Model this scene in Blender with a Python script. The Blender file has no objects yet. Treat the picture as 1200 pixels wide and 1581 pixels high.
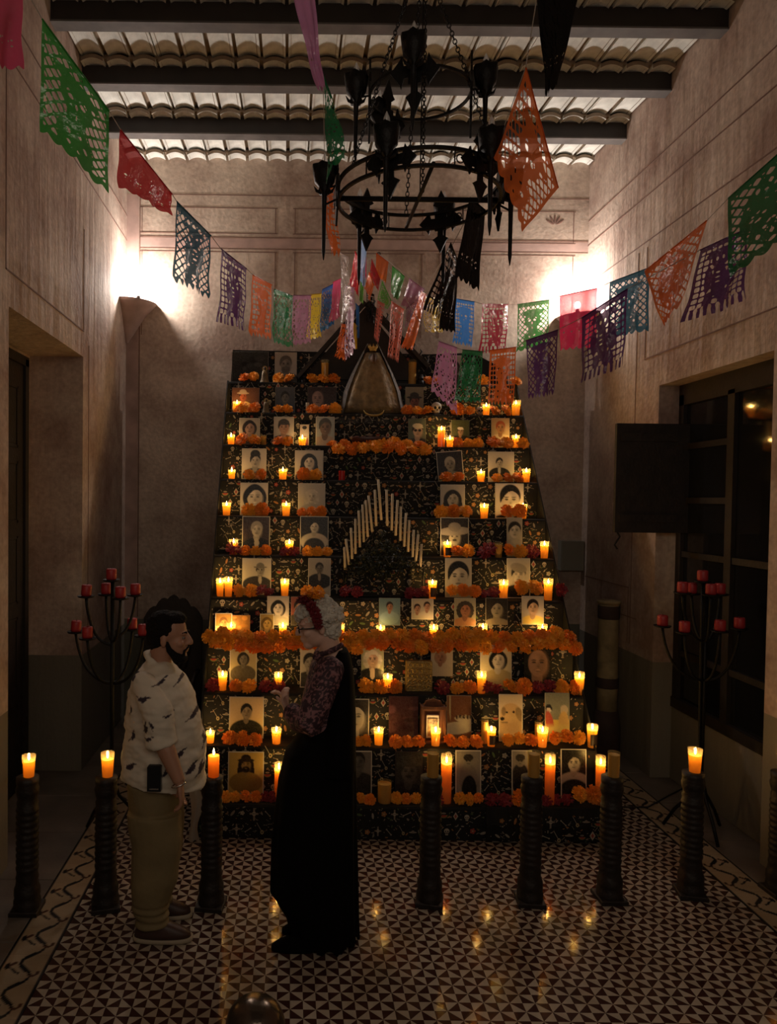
import bpy, bmesh, math, random
import numpy as np
from mathutils import Vector, Matrix, Euler, noise
random.seed(7)
R = math.radians
PI = math.pi
scene = bpy.context.scene
COL = scene.collection

# ------------------------------------------------------------------ camera
F = 1146.0                       # focal length in pixels of the 1200x1581 frame
EYE = Vector((0.0, 0.0, 2.2))
PX, PY = 450.0, 800.0            # principal point
cam_d = bpy.data.cameras.new('camera')
cam = bpy.data.objects.new('camera', cam_d)
COL.objects.link(cam)
cam_d.sensor_fit = 'VERTICAL'
cam_d.sensor_height = 36.0
cam_d.lens = 36.0 * F / 1581.0
cam_d.shift_x = (600 - PX) / 1581.0
cam_d.shift_y = (PY - 790.5) / 1581.0
cam_d.clip_start = 0.05
RM = Matrix.Rotation(R(90 - 1.5), 3, 'X') @ Matrix.Rotation(0.012, 3, 'Z')
cam.matrix_world = Matrix.Translation(EYE) @ RM.to_4x4()
scene.camera = cam

def at(px, py, Y):
    d = RM @ Vector(((px - PX) / F, -(py - PY) / F, -1.0))
    return EYE + d * (Y / d.y)
def proj(p):
    c = RM.transposed() @ (Vector(p) - EYE)
    return PX + F * c.x / -c.z, PY - F * c.y / -c.z
def size_at(px, Y):
    return px * Y / F

# ------------------------------------------------------------------ world, lights, exposure
world = bpy.data.worlds.new('world')
scene.world = world
world.use_nodes = True
bg = world.node_tree.nodes['Background']
bg.inputs[0].default_value = (1.0, 0.80, 0.58, 1)
bg.inputs[1].default_value = 0.013
scene.view_settings.view_transform = 'Standard'
scene.view_settings.look = 'None'
scene.view_settings.gamma = 1.0
scene.view_settings.use_curve_mapping = False
scene.view_settings.exposure = 0.0
scene.cycles.use_denoising = True
scene.cycles.max_bounces = 6
scene.cycles.transparent_max_bounces = 16
scene.cycles.sample_clamp_indirect = 3.0

def point_light(name, loc, power, color, radius, parent=None):
    d = bpy.data.lights.new(name, 'POINT')
    d.energy = power; d.color = color; d.shadow_soft_size = radius
    o = bpy.data.objects.new(name, d)
    o.location = loc
    COL.objects.link(o)
    if parent: o.parent = parent
    return o
def area_light(name, loc, rot, size, power, color):
    d = bpy.data.lights.new(name, 'AREA')
    d.shape = 'RECTANGLE'; d.size, d.size_y = size
    d.energy = power; d.color = color
    o = bpy.data.objects.new(name, d)
    o.location = loc; o.rotation_euler = rot
    COL.objects.link(o)
    return o
# the two corner sconces throw their light up the walls
SC_L = Vector((-1.66, 7.4, 4.10))
SC_R = Vector((2.90, 7.4, 4.02))
SCONCE_POWER = 70
point_light('sconce_bulb', SC_L + Vector((0.15, -0.15, 0.13)), SCONCE_POWER, (1.0, 0.90, 0.82), 0.05)
point_light('sconce_bulb', SC_R + Vector((-0.15, -0.15, 0.13)), SCONCE_POWER, (1.0, 0.90, 0.82), 0.05)
# dim light of the adjoining room behind the camera
area_light('adjoining_room_light', (0.6, -1.2, 3.6), (R(72), 0, 0), (3.6, 1.6), 27.0, (1.0, 0.83, 0.66))

# ------------------------------------------------------------------ materials
def mat(name, col=(0.5, 0.5, 0.5), rough=0.6, metal=0.0, spec=0.5, emit=None, es=0.0, bump=0.0, bscale=40,
        noise_amt=0.0, nscale=6, attr=None, coat=0.0, trans=0.0):
    m = bpy.data.materials.new(name)
    m.use_nodes = True
    nt = m.node_tree
    b = nt.nodes['Principled BSDF']
    b.inputs['Base Color'].default_value = (*col, 1)
    b.inputs['Roughness'].default_value = rough
    b.inputs['Metallic'].default_value = metal
    b.inputs['Specular IOR Level'].default_value = spec
    b.inputs['Coat Weight'].default_value = coat
    if emit:
        b.inputs['Emission Color'].default_value = (*emit, 1)
        b.inputs['Emission Strength'].default_value = es
    src = None
    if attr:
        a = nt.nodes.new('ShaderNodeAttribute'); a.attribute_name = attr
        src = a.outputs['Color']
    if noise_amt:
        tc = nt.nodes.new('ShaderNodeTexCoord')
        n = nt.nodes.new('ShaderNodeTexNoise'); n.inputs['Scale'].default_value = nscale
        n.inputs['Detail'].default_value = 5
        nt.links.new(tc.outputs['Object'], n.inputs['Vector'])
        mr = nt.nodes.new('ShaderNodeMapRange')
        mr.inputs[1].default_value = 0.3; mr.inputs[2].default_value = 0.7
        mr.inputs[3].default_value = 1 - noise_amt; mr.inputs[4].default_value = 1 + noise_amt
        nt.links.new(n.outputs['Fac'], mr.inputs[0])
        mx = nt.nodes.new('ShaderNodeVectorMath'); mx.operation = 'SCALE'
        if src: nt.links.new(src, mx.inputs[0])
        else: mx.inputs[0].default_value = col
        nt.links.new(mr.outputs[0], mx.inputs['Scale'])
        src = mx.outputs[0]
    if src: nt.links.new(src, b.inputs['Base Color'])
    if bump:
        tc = nt.nodes.new('ShaderNodeTexCoord')
        n = nt.nodes.new('ShaderNodeTexNoise'); n.inputs['Scale'].default_value = bscale
        n.inputs['Detail'].default_value = 4
        nt.links.new(tc.outputs['Object'], n.inputs['Vector'])
        bp = nt.nodes.new('ShaderNodeBump'); bp.inputs['Strength'].default_value = bump
        bp.inputs['Distance'].default_value = 0.02
        nt.links.new(n.outputs['Fac'], bp.inputs['Height'])
        nt.links.new(bp.outputs[0], b.inputs['Normal'])
    return m

def sheet_mat(name, col, transp=0.3, transl=0.5, rough=0.25, gloss=0.12):
    """thin coloured sheet (paper film, candle glass): see-through + translucent + a sheen"""
    m = bpy.data.materials.new(name); m.use_nodes = True
    nt = m.node_tree; nt.nodes.clear()
    out = nt.nodes.new('ShaderNodeOutputMaterial')
    tr = nt.nodes.new('ShaderNodeBsdfTransparent')
    tr.inputs[0].default_value = (*[0.35 + 0.65 * min(1, c * 1.3) for c in col], 1)
    tl = nt.nodes.new('ShaderNodeBsdfTranslucent'); tl.inputs[0].default_value = (*col, 1)
    df = nt.nodes.new('ShaderNodeBsdfDiffuse'); df.inputs[0].default_value = (*col, 1)
    gl = nt.nodes.new('ShaderNodeBsdfGlossy'); gl.inputs['Roughness'].default_value = rough
    gl.inputs['Color'].default_value = (0.9, 0.9, 0.9, 1)
    a = nt.nodes.new('ShaderNodeMixShader'); a.inputs[0].default_value = transl
    nt.links.new(df.outputs[0], a.inputs[1]); nt.links.new(tl.outputs[0], a.inputs[2])
    g = nt.nodes.new('ShaderNodeMixShader'); g.inputs[0].default_value = gloss
    nt.links.new(a.outputs[0], g.inputs[1]); nt.links.new(gl.outputs[0], g.inputs[2])
    c = nt.nodes.new('ShaderNodeMixShader'); c.inputs[0].default_value = transp
    nt.links.new(g.outputs[0], c.inputs[1]); nt.links.new(tr.outputs[0], c.inputs[2])
    nt.links.new(c.outputs[0], out.inputs[0])
    return m

def plaster(name, c1, c2, dado, dado_z, streak=0.0):
    """old lime plaster: blotches, streaks, a grey painted dado below dado_z (world height)"""
    m = bpy.data.materials.new(name); m.use_nodes = True
    nt = m.node_tree; N = nt.nodes; L = nt.links
    b = N['Principled BSDF']; b.inputs['Roughness'].default_value = 0.85
    b.inputs['Specular IOR Level'].default_value = 0.2
    geo = N.new('ShaderNodeNewGeometry')
    n1 = N.new('ShaderNodeTexNoise'); n1.inputs['Scale'].default_value = 1.3; n1.inputs['Detail'].default_value = 8
    n1.inputs['Roughness'].default_value = 0.65
    L.new(geo.outputs['Position'], n1.inputs['Vector'])
    r1 = N.new('ShaderNodeValToRGB')
    r1.color_ramp.elements[0].position = 0.36; r1.color_ramp.elements[0].color = (*c1, 1)
    r1.color_ramp.elements[1].position = 0.62; r1.color_ramp.elements[1].color = (*c2, 1)
    L.new(n1.outputs['Fac'], r1.inputs[0])
    mp = N.new('ShaderNodeMapping'); mp.inputs['Scale'].default_value = (9, 9, 0.9)
    L.new(geo.outputs['Position'], mp.inputs[0])
    n2 = N.new('ShaderNodeTexNoise'); n2.inputs['Scale'].default_value = 1.0; n2.inputs['Detail'].default_value = 4
    L.new(mp.outputs[0], n2.inputs['Vector'])
    n3 = N.new('ShaderNodeTexNoise'); n3.inputs['Scale'].default_value = 28; n3.inputs['Detail'].default_value = 4
    L.new(geo.outputs['Position'], n3.inputs['Vector'])
    mul = N.new('ShaderNodeMapRange')
    mul.inputs[1].default_value = 0.3; mul.inputs[2].default_value = 0.7
    mul.inputs[3].default_value = 0.86; mul.inputs[4].default_value = 1.14
    L.new(n3.outputs['Fac'], mul.inputs[0])
    sc = N.new('ShaderNodeVectorMath'); sc.operation = 'SCALE'
    L.new(r1.outputs[0], sc.inputs[0]); L.new(mul.outputs[0], sc.inputs['Scale'])
    # dado
    sx = N.new('ShaderNodeSeparateXYZ'); L.new(geo.outputs['Position'], sx.inputs[0])
    gt = N.new('ShaderNodeMath'); gt.operation = 'GREATER_THAN'; gt.inputs[1].default_value = dado_z
    L.new(sx.outputs['Z'], gt.inputs[0])
    mx = N.new('ShaderNodeMix'); mx.data_type = 'RGBA'
    L.new(gt.outputs[0], mx.inputs[0])
    mx.inputs[6].default_value = (*dado, 1)
    L.new(sc.outputs[0], mx.inputs[7])
    L.new(mx.outputs[2], b.inputs['Base Color'])
    bp = N.new('ShaderNodeBump'); bp.inputs['Strength'].default_value = 0.5; bp.inputs['Distance'].default_value = 0.03
    ad = N.new('ShaderNodeMath'); ad.operation = 'MULTIPLY_ADD'; ad.inputs[1].default_value = streak
    L.new(n2.outputs['Fac'], ad.inputs[0])
    ad2 = N.new('ShaderNodeMath'); ad2.operation = 'MULTIPLY'; ad2.inputs[1].default_value = 0.25
    L.new(n3.outputs['Fac'], ad2.inputs[0]); L.new(ad2.outputs[0], ad.inputs[2])
    L.new(ad.outputs[0], bp.inputs['Height']); L.new(bp.outputs[0], b.inputs['Normal'])
    return m

M = {}
M['wall'] = plaster('plaster_wall', (0.33, 0.225, 0.185), (0.60, 0.49, 0.415), (0.20, 0.18, 0.145), 0.93, 0.9)
M['wall_back'] = plaster('plaster_back', (0.31, 0.22, 0.175), (0.60, 0.49, 0.40), (0.17, 0.165, 0.13), 0.98, 0.25)
M['line'] = mat('painted_line', (0.20, 0.115, 0.09), 0.85)
M['line_soft'] = mat('painted_band', (0.42, 0.29, 0.25), 0.85, noise_amt=0.2)
M['tile_roof'] = mat('limewashed_roof_tile', (0.80, 0.81, 0.76), 0.9, bump=0.3, bscale=30, noise_amt=0.22, nscale=7)
M['tile_clay'] = mat('raw_clay_rib', (0.27, 0.20, 0.14), 0.9, noise_amt=0.25)
M['slab'] = mat('dark_roof_slab', (0.16, 0.12, 0.09), 0.9)  # dark brown slab closing the roof above the tiles
M['beam'] = mat('dark_beam_wood', (0.016, 0.011, 0.009), 0.55, noise_amt=0.3, nscale=9)
M['beam_edge'] = mat('lit_beam_edge', (0.11, 0.10, 0.095), 0.7, noise_amt=0.3)  # paler beam underside, light on the bottom put into the colour
M['iron'] = mat('black_wrought_iron', (0.012, 0.011, 0.011), 0.5, metal=0.6, bump=0.2, bscale=60)
M['door'] = mat('dark_door_wood', (0.017, 0.011, 0.008), 0.6, noise_amt=0.35, nscale=12, bump=0.15)
M['darkwood'] = mat('dark_turned_wood', (0.014, 0.008, 0.006), 0.55, noise_amt=0.35, nscale=14, bump=0.25)
M['pane'] = mat('dark_window_pane', (0.01, 0.01, 0.012), 0.06, spec=0.6)
M['floor_plain'] = mat('worn_cement', (0.13, 0.105, 0.085), 0.55, noise_amt=0.3, nscale=4, bump=0.08)
M['tl'] = mat('cream_cement_tile', (0.40, 0.34, 0.265), 0.085, noise_amt=0.14, nscale=9, spec=0.32, bump=0.02, bscale=25)
M['td'] = mat('oxblood_cement_tile', (0.050, 0.020, 0.015), 0.085, noise_amt=0.2, nscale=9, spec=0.32, bump=0.02, bscale=25)
M['tb'] = mat('border_tile_print', rough=0.22, attr='Col', noise_amt=0.15, bump=0.03)
M['cloth'] = mat('black_cotton', (0.004, 0.0037, 0.0037), 0.8, bump=0.25, bscale=14)
M['print'] = mat('cloth_print_ink', rough=0.8, attr='Col')
M['photo'] = mat('photo_print', rough=0.35, attr='Col', spec=0.35)
M['card'] = mat('photo_card', (0.62, 0.58, 0.50), 0.5)
M['card_dark'] = mat('dark_photo_card', (0.03, 0.022, 0.02), 0.4)
M['gold'] = mat('gold_frame', (0.45, 0.30, 0.10), 0.4, metal=0.6, bump=0.4, bscale=90)
M['marigold'] = mat('marigold_petal', (0.88, 0.36, 0.02), 0.6, noise_amt=0.25, nscale=20)
M['marigold2'] = mat('marigold_petal_deep', (0.82, 0.24, 0.012), 0.6, noise_amt=0.25, nscale=20)
M['cocks'] = mat('cockscomb_red', (0.22, 0.012, 0.022), 0.6, noise_amt=0.35, nscale=20)
M['wax'] = sheet_mat('amber_wax', (1.0, 0.47, 0.06), 0.25, 0.75, 0.4, 0.03)
M['waxtop'] = sheet_mat('molten_wax', (1.0, 0.62, 0.15), 0.45, 0.6, 0.3, 0.04)
M['glass'] = sheet_mat('candle_glass', (1.0, 0.78, 0.42), 0.80, 0.5, 0.06, 0.18)
M['waxdull'] = mat('unlit_amber_wax', (0.50, 0.24, 0.04), 0.45, bump=0.05)
M['wax_orange'] = sheet_mat('orange_wax', (1.0, 0.33, 0.05), 0.2, 0.75, 0.4, 0.03)
def flame_mat():
    m = bpy.data.materials.new('flame'); m.use_nodes = True
    nt = m.node_tree; nt.nodes.clear()
    out = nt.nodes.new('ShaderNodeOutputMaterial'); em = nt.nodes.new('ShaderNodeEmission'); tp = nt.nodes.new('ShaderNodeBsdfTransparent')
    em.inputs[0].default_value = (1.0, 0.66, 0.24, 1); em.inputs[1].default_value = 14
    ad = nt.nodes.new('ShaderNodeAddShader')
    nt.links.new(em.outputs[0], ad.inputs[0]); nt.links.new(tp.outputs[0], ad.inputs[1]); nt.links.new(ad.outputs[0], out.inputs[0])
    return m
M['flame'] = flame_mat()
M['wick'] = mat('wick', (0.02, 0.02, 0.02), 0.9)
M['redwax'] = mat('red_wax', (0.36, 0.022, 0.028), 0.45, bump=0.1)
M['redglass'] = mat('red_glass', (0.45, 0.015, 0.012), 0.2)
M['ivory'] = mat('ivory_taper', (0.72, 0.60, 0.42), 0.5)
M['label'] = mat('votive_label', (0.05, 0.03, 0.025), 0.5)
M['labelred'] = mat('votive_label_red', (0.38, 0.08, 0.05), 0.5, noise_amt=0.5, nscale=60)
M['bulb'] = sheet_mat('clear_bulb', (0.9, 0.88, 0.85), 0.55, 0.4, 0.05, 0.3)
M['skin_m'] = mat('skin_tan', (0.42, 0.215, 0.135), 0.5, noise_amt=0.08)
M['skin_w'] = mat('skin_fair', (0.68, 0.42, 0.32), 0.5, noise_amt=0.08)
M['hair_b'] = mat('black_hair', (0.007, 0.005, 0.005), 0.8, spec=0.2, bump=0.6, bscale=90)
M['hair_g'] = mat('grey_hair', (0.66, 0.61, 0.52), 0.6, bump=1.0, bscale=60, noise_amt=0.3, nscale=40)
M['black'] = mat('black_velvet', (0.0035, 0.003, 0.003), 0.9, spec=0.1)
M['khaki'] = mat('khaki_twill', (0.20, 0.15, 0.07), 0.8, bump=0.2, bscale=25, noise_amt=0.12)
M['shoe'] = mat('brown_shoe', (0.055, 0.026, 0.019), 0.5)
M['sole'] = mat('pale_sole', (0.38, 0.31, 0.22), 0.6)
M['eye'] = mat('eye_white', (0.22, 0.18, 0.15), 0.5)
M['plastic'] = mat('black_plastic', (0.01, 0.011, 0.013), 0.3)
M['silver'] = mat('silver_metal', (0.75, 0.72, 0.68), 0.2, metal=1.0)
M['statue_gold'] = mat('aged_gilt_gown', (0.21, 0.145, 0.07), 0.5, metal=0.15, bump=0.5, bscale=26, noise_amt=0.35, nscale=18)
M['statue_dark'] = mat('dark_statue_mantle', (0.06, 0.042, 0.028), 0.65, bump=0.3)
M['bone'] = mat('sugar_skull', (0.55, 0.48, 0.38), 0.6)
M['bronze'] = mat('polished_bronze', (0.11, 0.085, 0.065), 0.22, metal=0.8, bump=0.3, bscale=12)
M['post'] = mat('cream_painted_post', (0.30, 0.235, 0.13), 0.7, noise_amt=0.35, nscale=9)
M['postdark'] = mat('flaked_dark_paint', (0.05, 0.028, 0.022), 0.8, noise_amt=0.3)
M['boxgrey'] = mat('grey_steel_box', (0.21, 0.20, 0.165), 0.6)
M['cordm'] = mat('pale_string', (0.35, 0.32, 0.28), 0.8)
M['foliage'] = mat('dark_foliage', (0.010, 0.016, 0.008), 0.6)
M['whitecloth'] = mat('white_napkin', (0.50, 0.46, 0.40), 0.8)
M['plum'] = mat('plum_blouse', rough=0.7, attr='Col')
M['shirt'] = mat('printed_shirt', rough=0.8, attr='Col', bump=0.25, bscale=11)

# ------------------------------------------------------------------ mesh helpers
def link(o, parent=None, loc=None):
    COL.objects.link(o)
    if parent: o.parent = parent
    if loc is not None: o.location = loc
    return o
def mesh(name, vf, m=None, smooth=False, cols=None, fmats=None):
    v, f = vf
    me = bpy.data.meshes.new(name)
    me.from_pydata([tuple(x) for x in v], [], f)
    ms = m if isinstance(m, (list, tuple)) else [m]
    for x in ms:
        if x: me.materials.append(x)
    if fmats is not None: me.polygons.foreach_set('material_index', fmats)
    if smooth: me.polygons.foreach_set('use_smooth', [True] * len(me.polygons))
    if cols is not None:
        a = me.color_attributes.new('Col', 'FLOAT_COLOR', 'POINT')
        c = np.ones((len(v), 4), dtype=np.float32); c[:, :3] = np.asarray(cols, dtype=np.float32).reshape(-1, 3)
        a.data.foreach_set('color', c.ravel())
    me.update()
    return me
def obj(name, me, parent=None, loc=None, rot=None, kind=None):
    o = bpy.data.objects.new(name, me)
    link(o, parent, loc)
    if rot is not None: o.rotation_euler = rot
    if kind: o['kind'] = kind
    return o
def part(name, vf, m, parent=None, smooth=False, kind=None, loc=None, cols=None, label=None, fmats=None):
    o = obj(name, mesh(name, vf, m, smooth, cols, fmats), parent, loc, kind=kind)
    if label: o['label'] = label
    return o
def thing(name, label, cat, loc=(0, 0, 0), rz=0, group=None):
    o = bpy.data.objects.new(name, None)
    o.empty_display_size = 0.05
    link(o, None, loc); o.rotation_euler = (0, 0, rz)
    return tag(o, label, cat, group)
def tag(o, label, cat, group=None):
    o['label'] = label; o['category'] = cat
    if group: o['group'] = group
    return o
def join(*vfs):
    V, Fc = [], []
    for v, f in vfs:
        n = len(V)
        V.extend(v); Fc.extend([tuple(i + n for i in q) for q in f])
    return V, Fc
def box(x0, x1, y0, y1, z0, z1):
    v = [Vector(p) for p in ((x0, y0, z0), (x1, y0, z0), (x1, y1, z0), (x0, y1, z0), (x0, y0, z1), (x1, y0, z1), (x1, y1, z1), (x0, y1, z1))]
    return v, [(0, 3, 2, 1), (4, 5, 6, 7), (0, 1, 5, 4), (1, 2, 6, 5), (2, 3, 7, 6), (3, 0, 4, 7)]
def bbox_bev(x0, x1, y0, y1, z0, z1, b=0.004):
    """box with chamfered top and vertical edges"""
    v = []
    for z, k in ((z0, 0), (z1 - b, 0), (z1, b)):
        v += [Vector(p) for p in ((x0 + k, y0 + k, z), (x1 - k, y0 + k, z), (x1 - k, y1 - k, z), (x0 + k, y1 - k, z))]
    f = [(0, 3, 2, 1), (8, 9, 10, 11)]
    for r in (0, 4):
        for i in range(4):
            j = (i + 1) % 4
            f.append((r + i, r + j, r + 4 + j, r + 4 + i))
    return v, f
def xf(vf, mtx):
    return [mtx @ Vector(p) for p in vf[0]], vf[1]
def tr(vf, x, y, z):
    o = Vector((x, y, z))
    return [Vector(p) + o for p in vf[0]], vf[1]
def lathe(prof, n=16, cap=True, sx=1, sy=1, star=None):
    v, f = [], []
    for r, z in prof:
        for i in range(n):
            a = 2 * PI * i / n
            k = 1 + (star(a, z) if star else 0)
            v.append(Vector((r * k * sx * math.cos(a), r * k * sy * math.sin(a), z)))
    for j in range(len(prof) - 1):
        for i in range(n):
            k = (i + 1) % n
            f.append((j * n + i, j * n + k, (j + 1) * n + k, (j + 1) * n + i))
    if cap:
        f.append(tuple(range(n - 1, -1, -1)))
        f.append(tuple(range((len(prof) - 1) * n, len(prof) * n)))
    return v, f
def ball(c, r, n=14, m=9):
    rx, ry, rz = r if isinstance(r, (tuple, list)) else (r, r, r)
    v = [Vector((c[0], c[1], c[2] - rz))]
    f = []
    for j in range(1, m):
        t = PI * j / m
        for i in range(n):
            a = 2 * PI * i / n
            v.append(Vector((c[0] + rx * math.sin(t) * math.cos(a), c[1] + ry * math.sin(t) * math.sin(a), c[2] - rz * math.cos(t))))
    v.append(Vector((c[0], c[1], c[2] + rz)))
    for i in range(n):
        f.append((0, 1 + (i + 1) % n, 1 + i))
        f.append((len(v) - 1, 1 + (m - 2) * n + i, 1 + (m - 2) * n + (i + 1) % n))
    for j in range(m - 2):
        for i in range(n):
            k = (i + 1) % n
            f.append((1 + j * n + i, 1 + j * n + k, 1 + (j + 1) * n + k, 1 + (j + 1) * n + i))
    return v, f
def tube(pts, rad, n=8, flat=1.0, closed=False):
    pts = [Vector(p) for p in pts]
    rad = rad if isinstance(rad, (list, tuple)) else [rad] * len(pts)
    v, f = [], []
    up = Vector((0, 0, 1))
    L = len(pts)
    pn = None
    for i, p in enumerate(pts):
        if closed: t = (pts[(i + 1) % L] - pts[i - 1])
        else: t = (pts[min(i + 1, L - 1)] - pts[max(i - 1, 0)])
        t.normalize()
        if pn is None:
            ref = up if abs(t.z) < 0.9 else Vector((1, 0, 0))
            a = ref.cross(t).normalized()
        else:
            a = (pn - t * pn.dot(t)).normalized()
        pn = a
        b = t.cross(a)
        for k in range(n):
            an = 2 * PI * k / n
            v.append(p + (a * math.cos(an) * flat + b * math.sin(an)) * rad[i])
    for i in range(L if closed else L - 1):
        for k in range(n):
            k2 = (k + 1) % n; i2 = (i + 1) % L
            f.append((i * n + k, i * n + k2, i2 * n + k2, i2 * n + k))
    if not closed:
        f.append(tuple(range(n - 1, -1, -1))); f.append(tuple(range((L - 1) * n, L * n)))
    return v, f
def loft(secs, n=24, p=2.0):
    """secs: (cx, cy, z, rx, ry[, tilt]) closed rings"""
    v, f = [], []
    for s in secs:
        cx, cy, z, rx, ry = s[:5]
        tilt = s[5] if len(s) > 5 else 0
        for i in range(n):
            a = 2 * PI * i / n
            c, q = math.cos(a), math.sin(a)
            x = rx * abs(c) ** (2 / p) * (1 if c >= 0 else -1)
            y = ry * abs(q) ** (2 / p) * (1 if q >= 0 else -1)
            v.append(Vector((cx + x, cy + y, z + tilt * x)))
    for j in range(len(secs) - 1):
        for i in range(n):
            k = (i + 1) % n
            f.append((j * n + i, j * n + k, (j + 1) * n + k, (j + 1) * n + i))
    f.append(tuple(range(n - 1, -1, -1)))
    f.append(tuple(range((len(secs) - 1) * n, len(secs) * n)))
    return v, f
def prism(poly, y0, y1):
    """extrude an (x,z) outline from y0 to y1"""
    n = len(poly)
    v = [Vector((x, y0, z)) for x, z in poly] + [Vector((x, y1, z)) for x, z in poly]
    f = [tuple(range(n)), tuple(range(2 * n - 1, n - 1, -1))]
    for i in range(n):
        j = (i + 1) % n
        f.append((i, n + i, n + j, j))
    return v, f
def remesh(name, vf, voxel, smooth_it=4, m=None, cols_fn=None, disp=None):
    """one continuous surface out of overlapping closed shapes"""
    me = mesh(name + '_raw', vf, None)
    bm = bmesh.new(); bm.from_mesh(me)
    bmesh.ops.triangulate(bm, faces=bm.faces[:])
    for _ in range(4):
        es = [e for e in bm.edges if e.calc_length() > 0.03]
        if not es: break
        bmesh.ops.subdivide_edges(bm, edges=es, cuts=1)
        bmesh.ops.triangulate(bm, faces=bm.faces[:])
    bm.to_mesh(me); bm.free()
    o = bpy.data.objects.new(name + '_raw', me)
    COL.objects.link(o)
    md = o.modifiers.new('r', 'REMESH'); md.mode = 'VOXEL'; md.voxel_size = voxel
    sm = o.modifiers.new('s', 'SMOOTH'); sm.iterations = smooth_it; sm.factor = 0.5
    dg = bpy.context.evaluated_depsgraph_get()
    out = bpy.data.meshes.new_from_object(o.evaluated_get(dg))
    bpy.data.objects.remove(o); bpy.data.meshes.remove(me)
    out.name = name
    if disp:
        nv = len(out.vertices)
        co = np.empty(nv * 3, dtype=np.float32); no = np.empty(nv * 3, dtype=np.float32)
        out.vertices.foreach_get('co', co); out.vertices.foreach_get('normal', no)
        dd = np.array([disp(Vector(c)) for c in co.reshape(-1, 3).tolist()], dtype=np.float32)
        out.vertices.foreach_set('co', (co.reshape(-1, 3) + no.reshape(-1, 3) * dd[:, None]).ravel())
    out.materials.clear()
    if m: out.materials.append(m)
    out.polygons.foreach_set('use_smooth', [True] * len(out.polygons))
    if cols_fn:
        a = out.color_attributes.new('Col', 'FLOAT_COLOR', 'POINT')
        c = []
        for vt in out.vertices: c += [*cols_fn(vt.co), 1.0]
        a.data.foreach_set('color', c)
    out.update()
    return out

# ================================================================== THE SETTING
XL, XR, YB, ZC = -1.66, 2.90, 7.40, 5.56
YN = -1.6
def structure(name, vf, m, **k):
    return part(name, vf, m, kind='structure', **k)

# left wall with door niche
NL0, NL1, NLZ, NLX = 4.35, 5.89, 3.30, -2.0
wl = structure('wall_left', join(
    box(XL - 0.6, XL, NL1, YB + 0.3, 0, ZC + 0.3),
    box(XL - 0.6, XL, YN, NL0, 0, ZC + 0.3),
    box(XL - 0.6, XL, NL0, NL1, NLZ, ZC + 0.3),
    box(XL - 0.6, NLX - 0.08, NL0, NL1, 0, NLZ)), M['wall'])
NR0, NR1, NRZ, NRX = 4.50, 5.90, 3.13, 3.06
wr = structure('wall_right', join(
    box(XR, XR + 0.6, NR1, YB + 0.3, 0, ZC + 0.3),
    box(XR, XR + 0.6, YN, NR0, 0, ZC + 0.3),
    box(XR, XR + 0.6, NR0, NR1, NRZ, ZC + 0.3),
    box(NRX, XR + 0.6, NR0, NR1, 0, 0.60),
    box(XR + 0.5, XR + 0.6, NR0, NR1, 0.60, NRZ)), M['wall'])
wb = structure('wall_back', box(XL - 0.1, XR + 0.1, YB, YB + 0.3, 0, ZC + 0.3), M['wall_back'])

# painted lines and panels on the walls (thin raised stucco lines)
def hline_back(x0, x1, z, t=0.010, m='line'):
    return box(x0, x1, YB - 0.003, YB + 0.01, z - t / 2, z + t / 2)
def vline_back(x, z0, z1, t=0.010):
    return box(x - t / 2, x + t / 2, YB - 0.003, YB + 0.01, z0, z1)
zb = lambda y: at(500, y, YB).z
xb = lambda x: at(x, 400, YB).x
bl = []
for y in (303, 368, 386): bl.append(hline_back(xb(216), XR, zb(y), 0.008))
for x0, x1, y0, y1 in ((216, 428, 386, 520), (452, 655, 386, 520), (676, 888, 386, 520), (216, 428, 318, 362), (452, 655, 318, 362), (676, 888, 318, 372)):
    a, b_, c, d = xb(x0), xb(x1), zb(y1), zb(y0)
    bl += [hline_back(a, b_, d - 0.03, 0.008), vline_back(a + 0.02, c, d - 0.03, 0.008), vline_back(b_ - 0.02, c, d - 0.03, 0.008)]
    if y0 == 318: bl.append(hline_back(a, b_, c, 0.008))
bl += [vline_back(xb(216), 1.0, zb(303), 0.012)]
part('painted_line', join(*bl), M['line'], wb)
part('painted_band', join(box(xb(216), XR, YB - 0.0015, YB + 0.01, zb(386) + 0.01, zb(368) - 0.01),
     box(XL, xb(216) - 0.012, YB - 0.0015, YB + 0.01, 1.0, zb(303))), M['line_soft'], wb)
# small stencilled palmette
pal = []
for k in range(-2, 3):
    a = k * 0.5
    c = at(857, 348, YB - 0.002)
    pal.append(xf(ball((0, 0, 0.06), (0.012, 0.003, 0.045), 8, 6), Matrix.Translation(c) @ Matrix.Rotation(a, 4, 'Y')))
part('stencilled_palmette', join(*pal), M['line'], wb)
# right wall
def rl(y0, y1, z0, z1, X=XR):
    return box(X - 0.003, X + 0.01, y0, y1, z0, z1)
rls = []
for z in (4.97, 4.73, 4.35):
    rls.append(rl(YN, YB, z - 0.005, z + 0.005))
rls += [rl(6.35, 7.3, 1.47, 1.478), rl(6.2, 6.9, 1.22, 1.228), rl(6.9, 6.908, 1.22, 1.47), rl(6.35, 6.358, 1.0, 1.47)]
rls += [rl(4.2, 4.21, 3.5, 4.3), rl(6.15, 6.16, 3.38, 4.3), rl(4.2, 6.15, 3.38, 3.39), rl(6.3, 6.31, 1.0, 4.3), rl(1.0, 4.0, 3.38, 3.39), rl(4.0, 4.01, 3.38, 4.3)]
part('painted_line', join(*rls), M['line'], wr)
lls = []
for z in (4.97, 4.73): lls.append(box(XL - 0.01, XL + 0.003, YN, YB, z - 0.005, z + 0.005))
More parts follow.
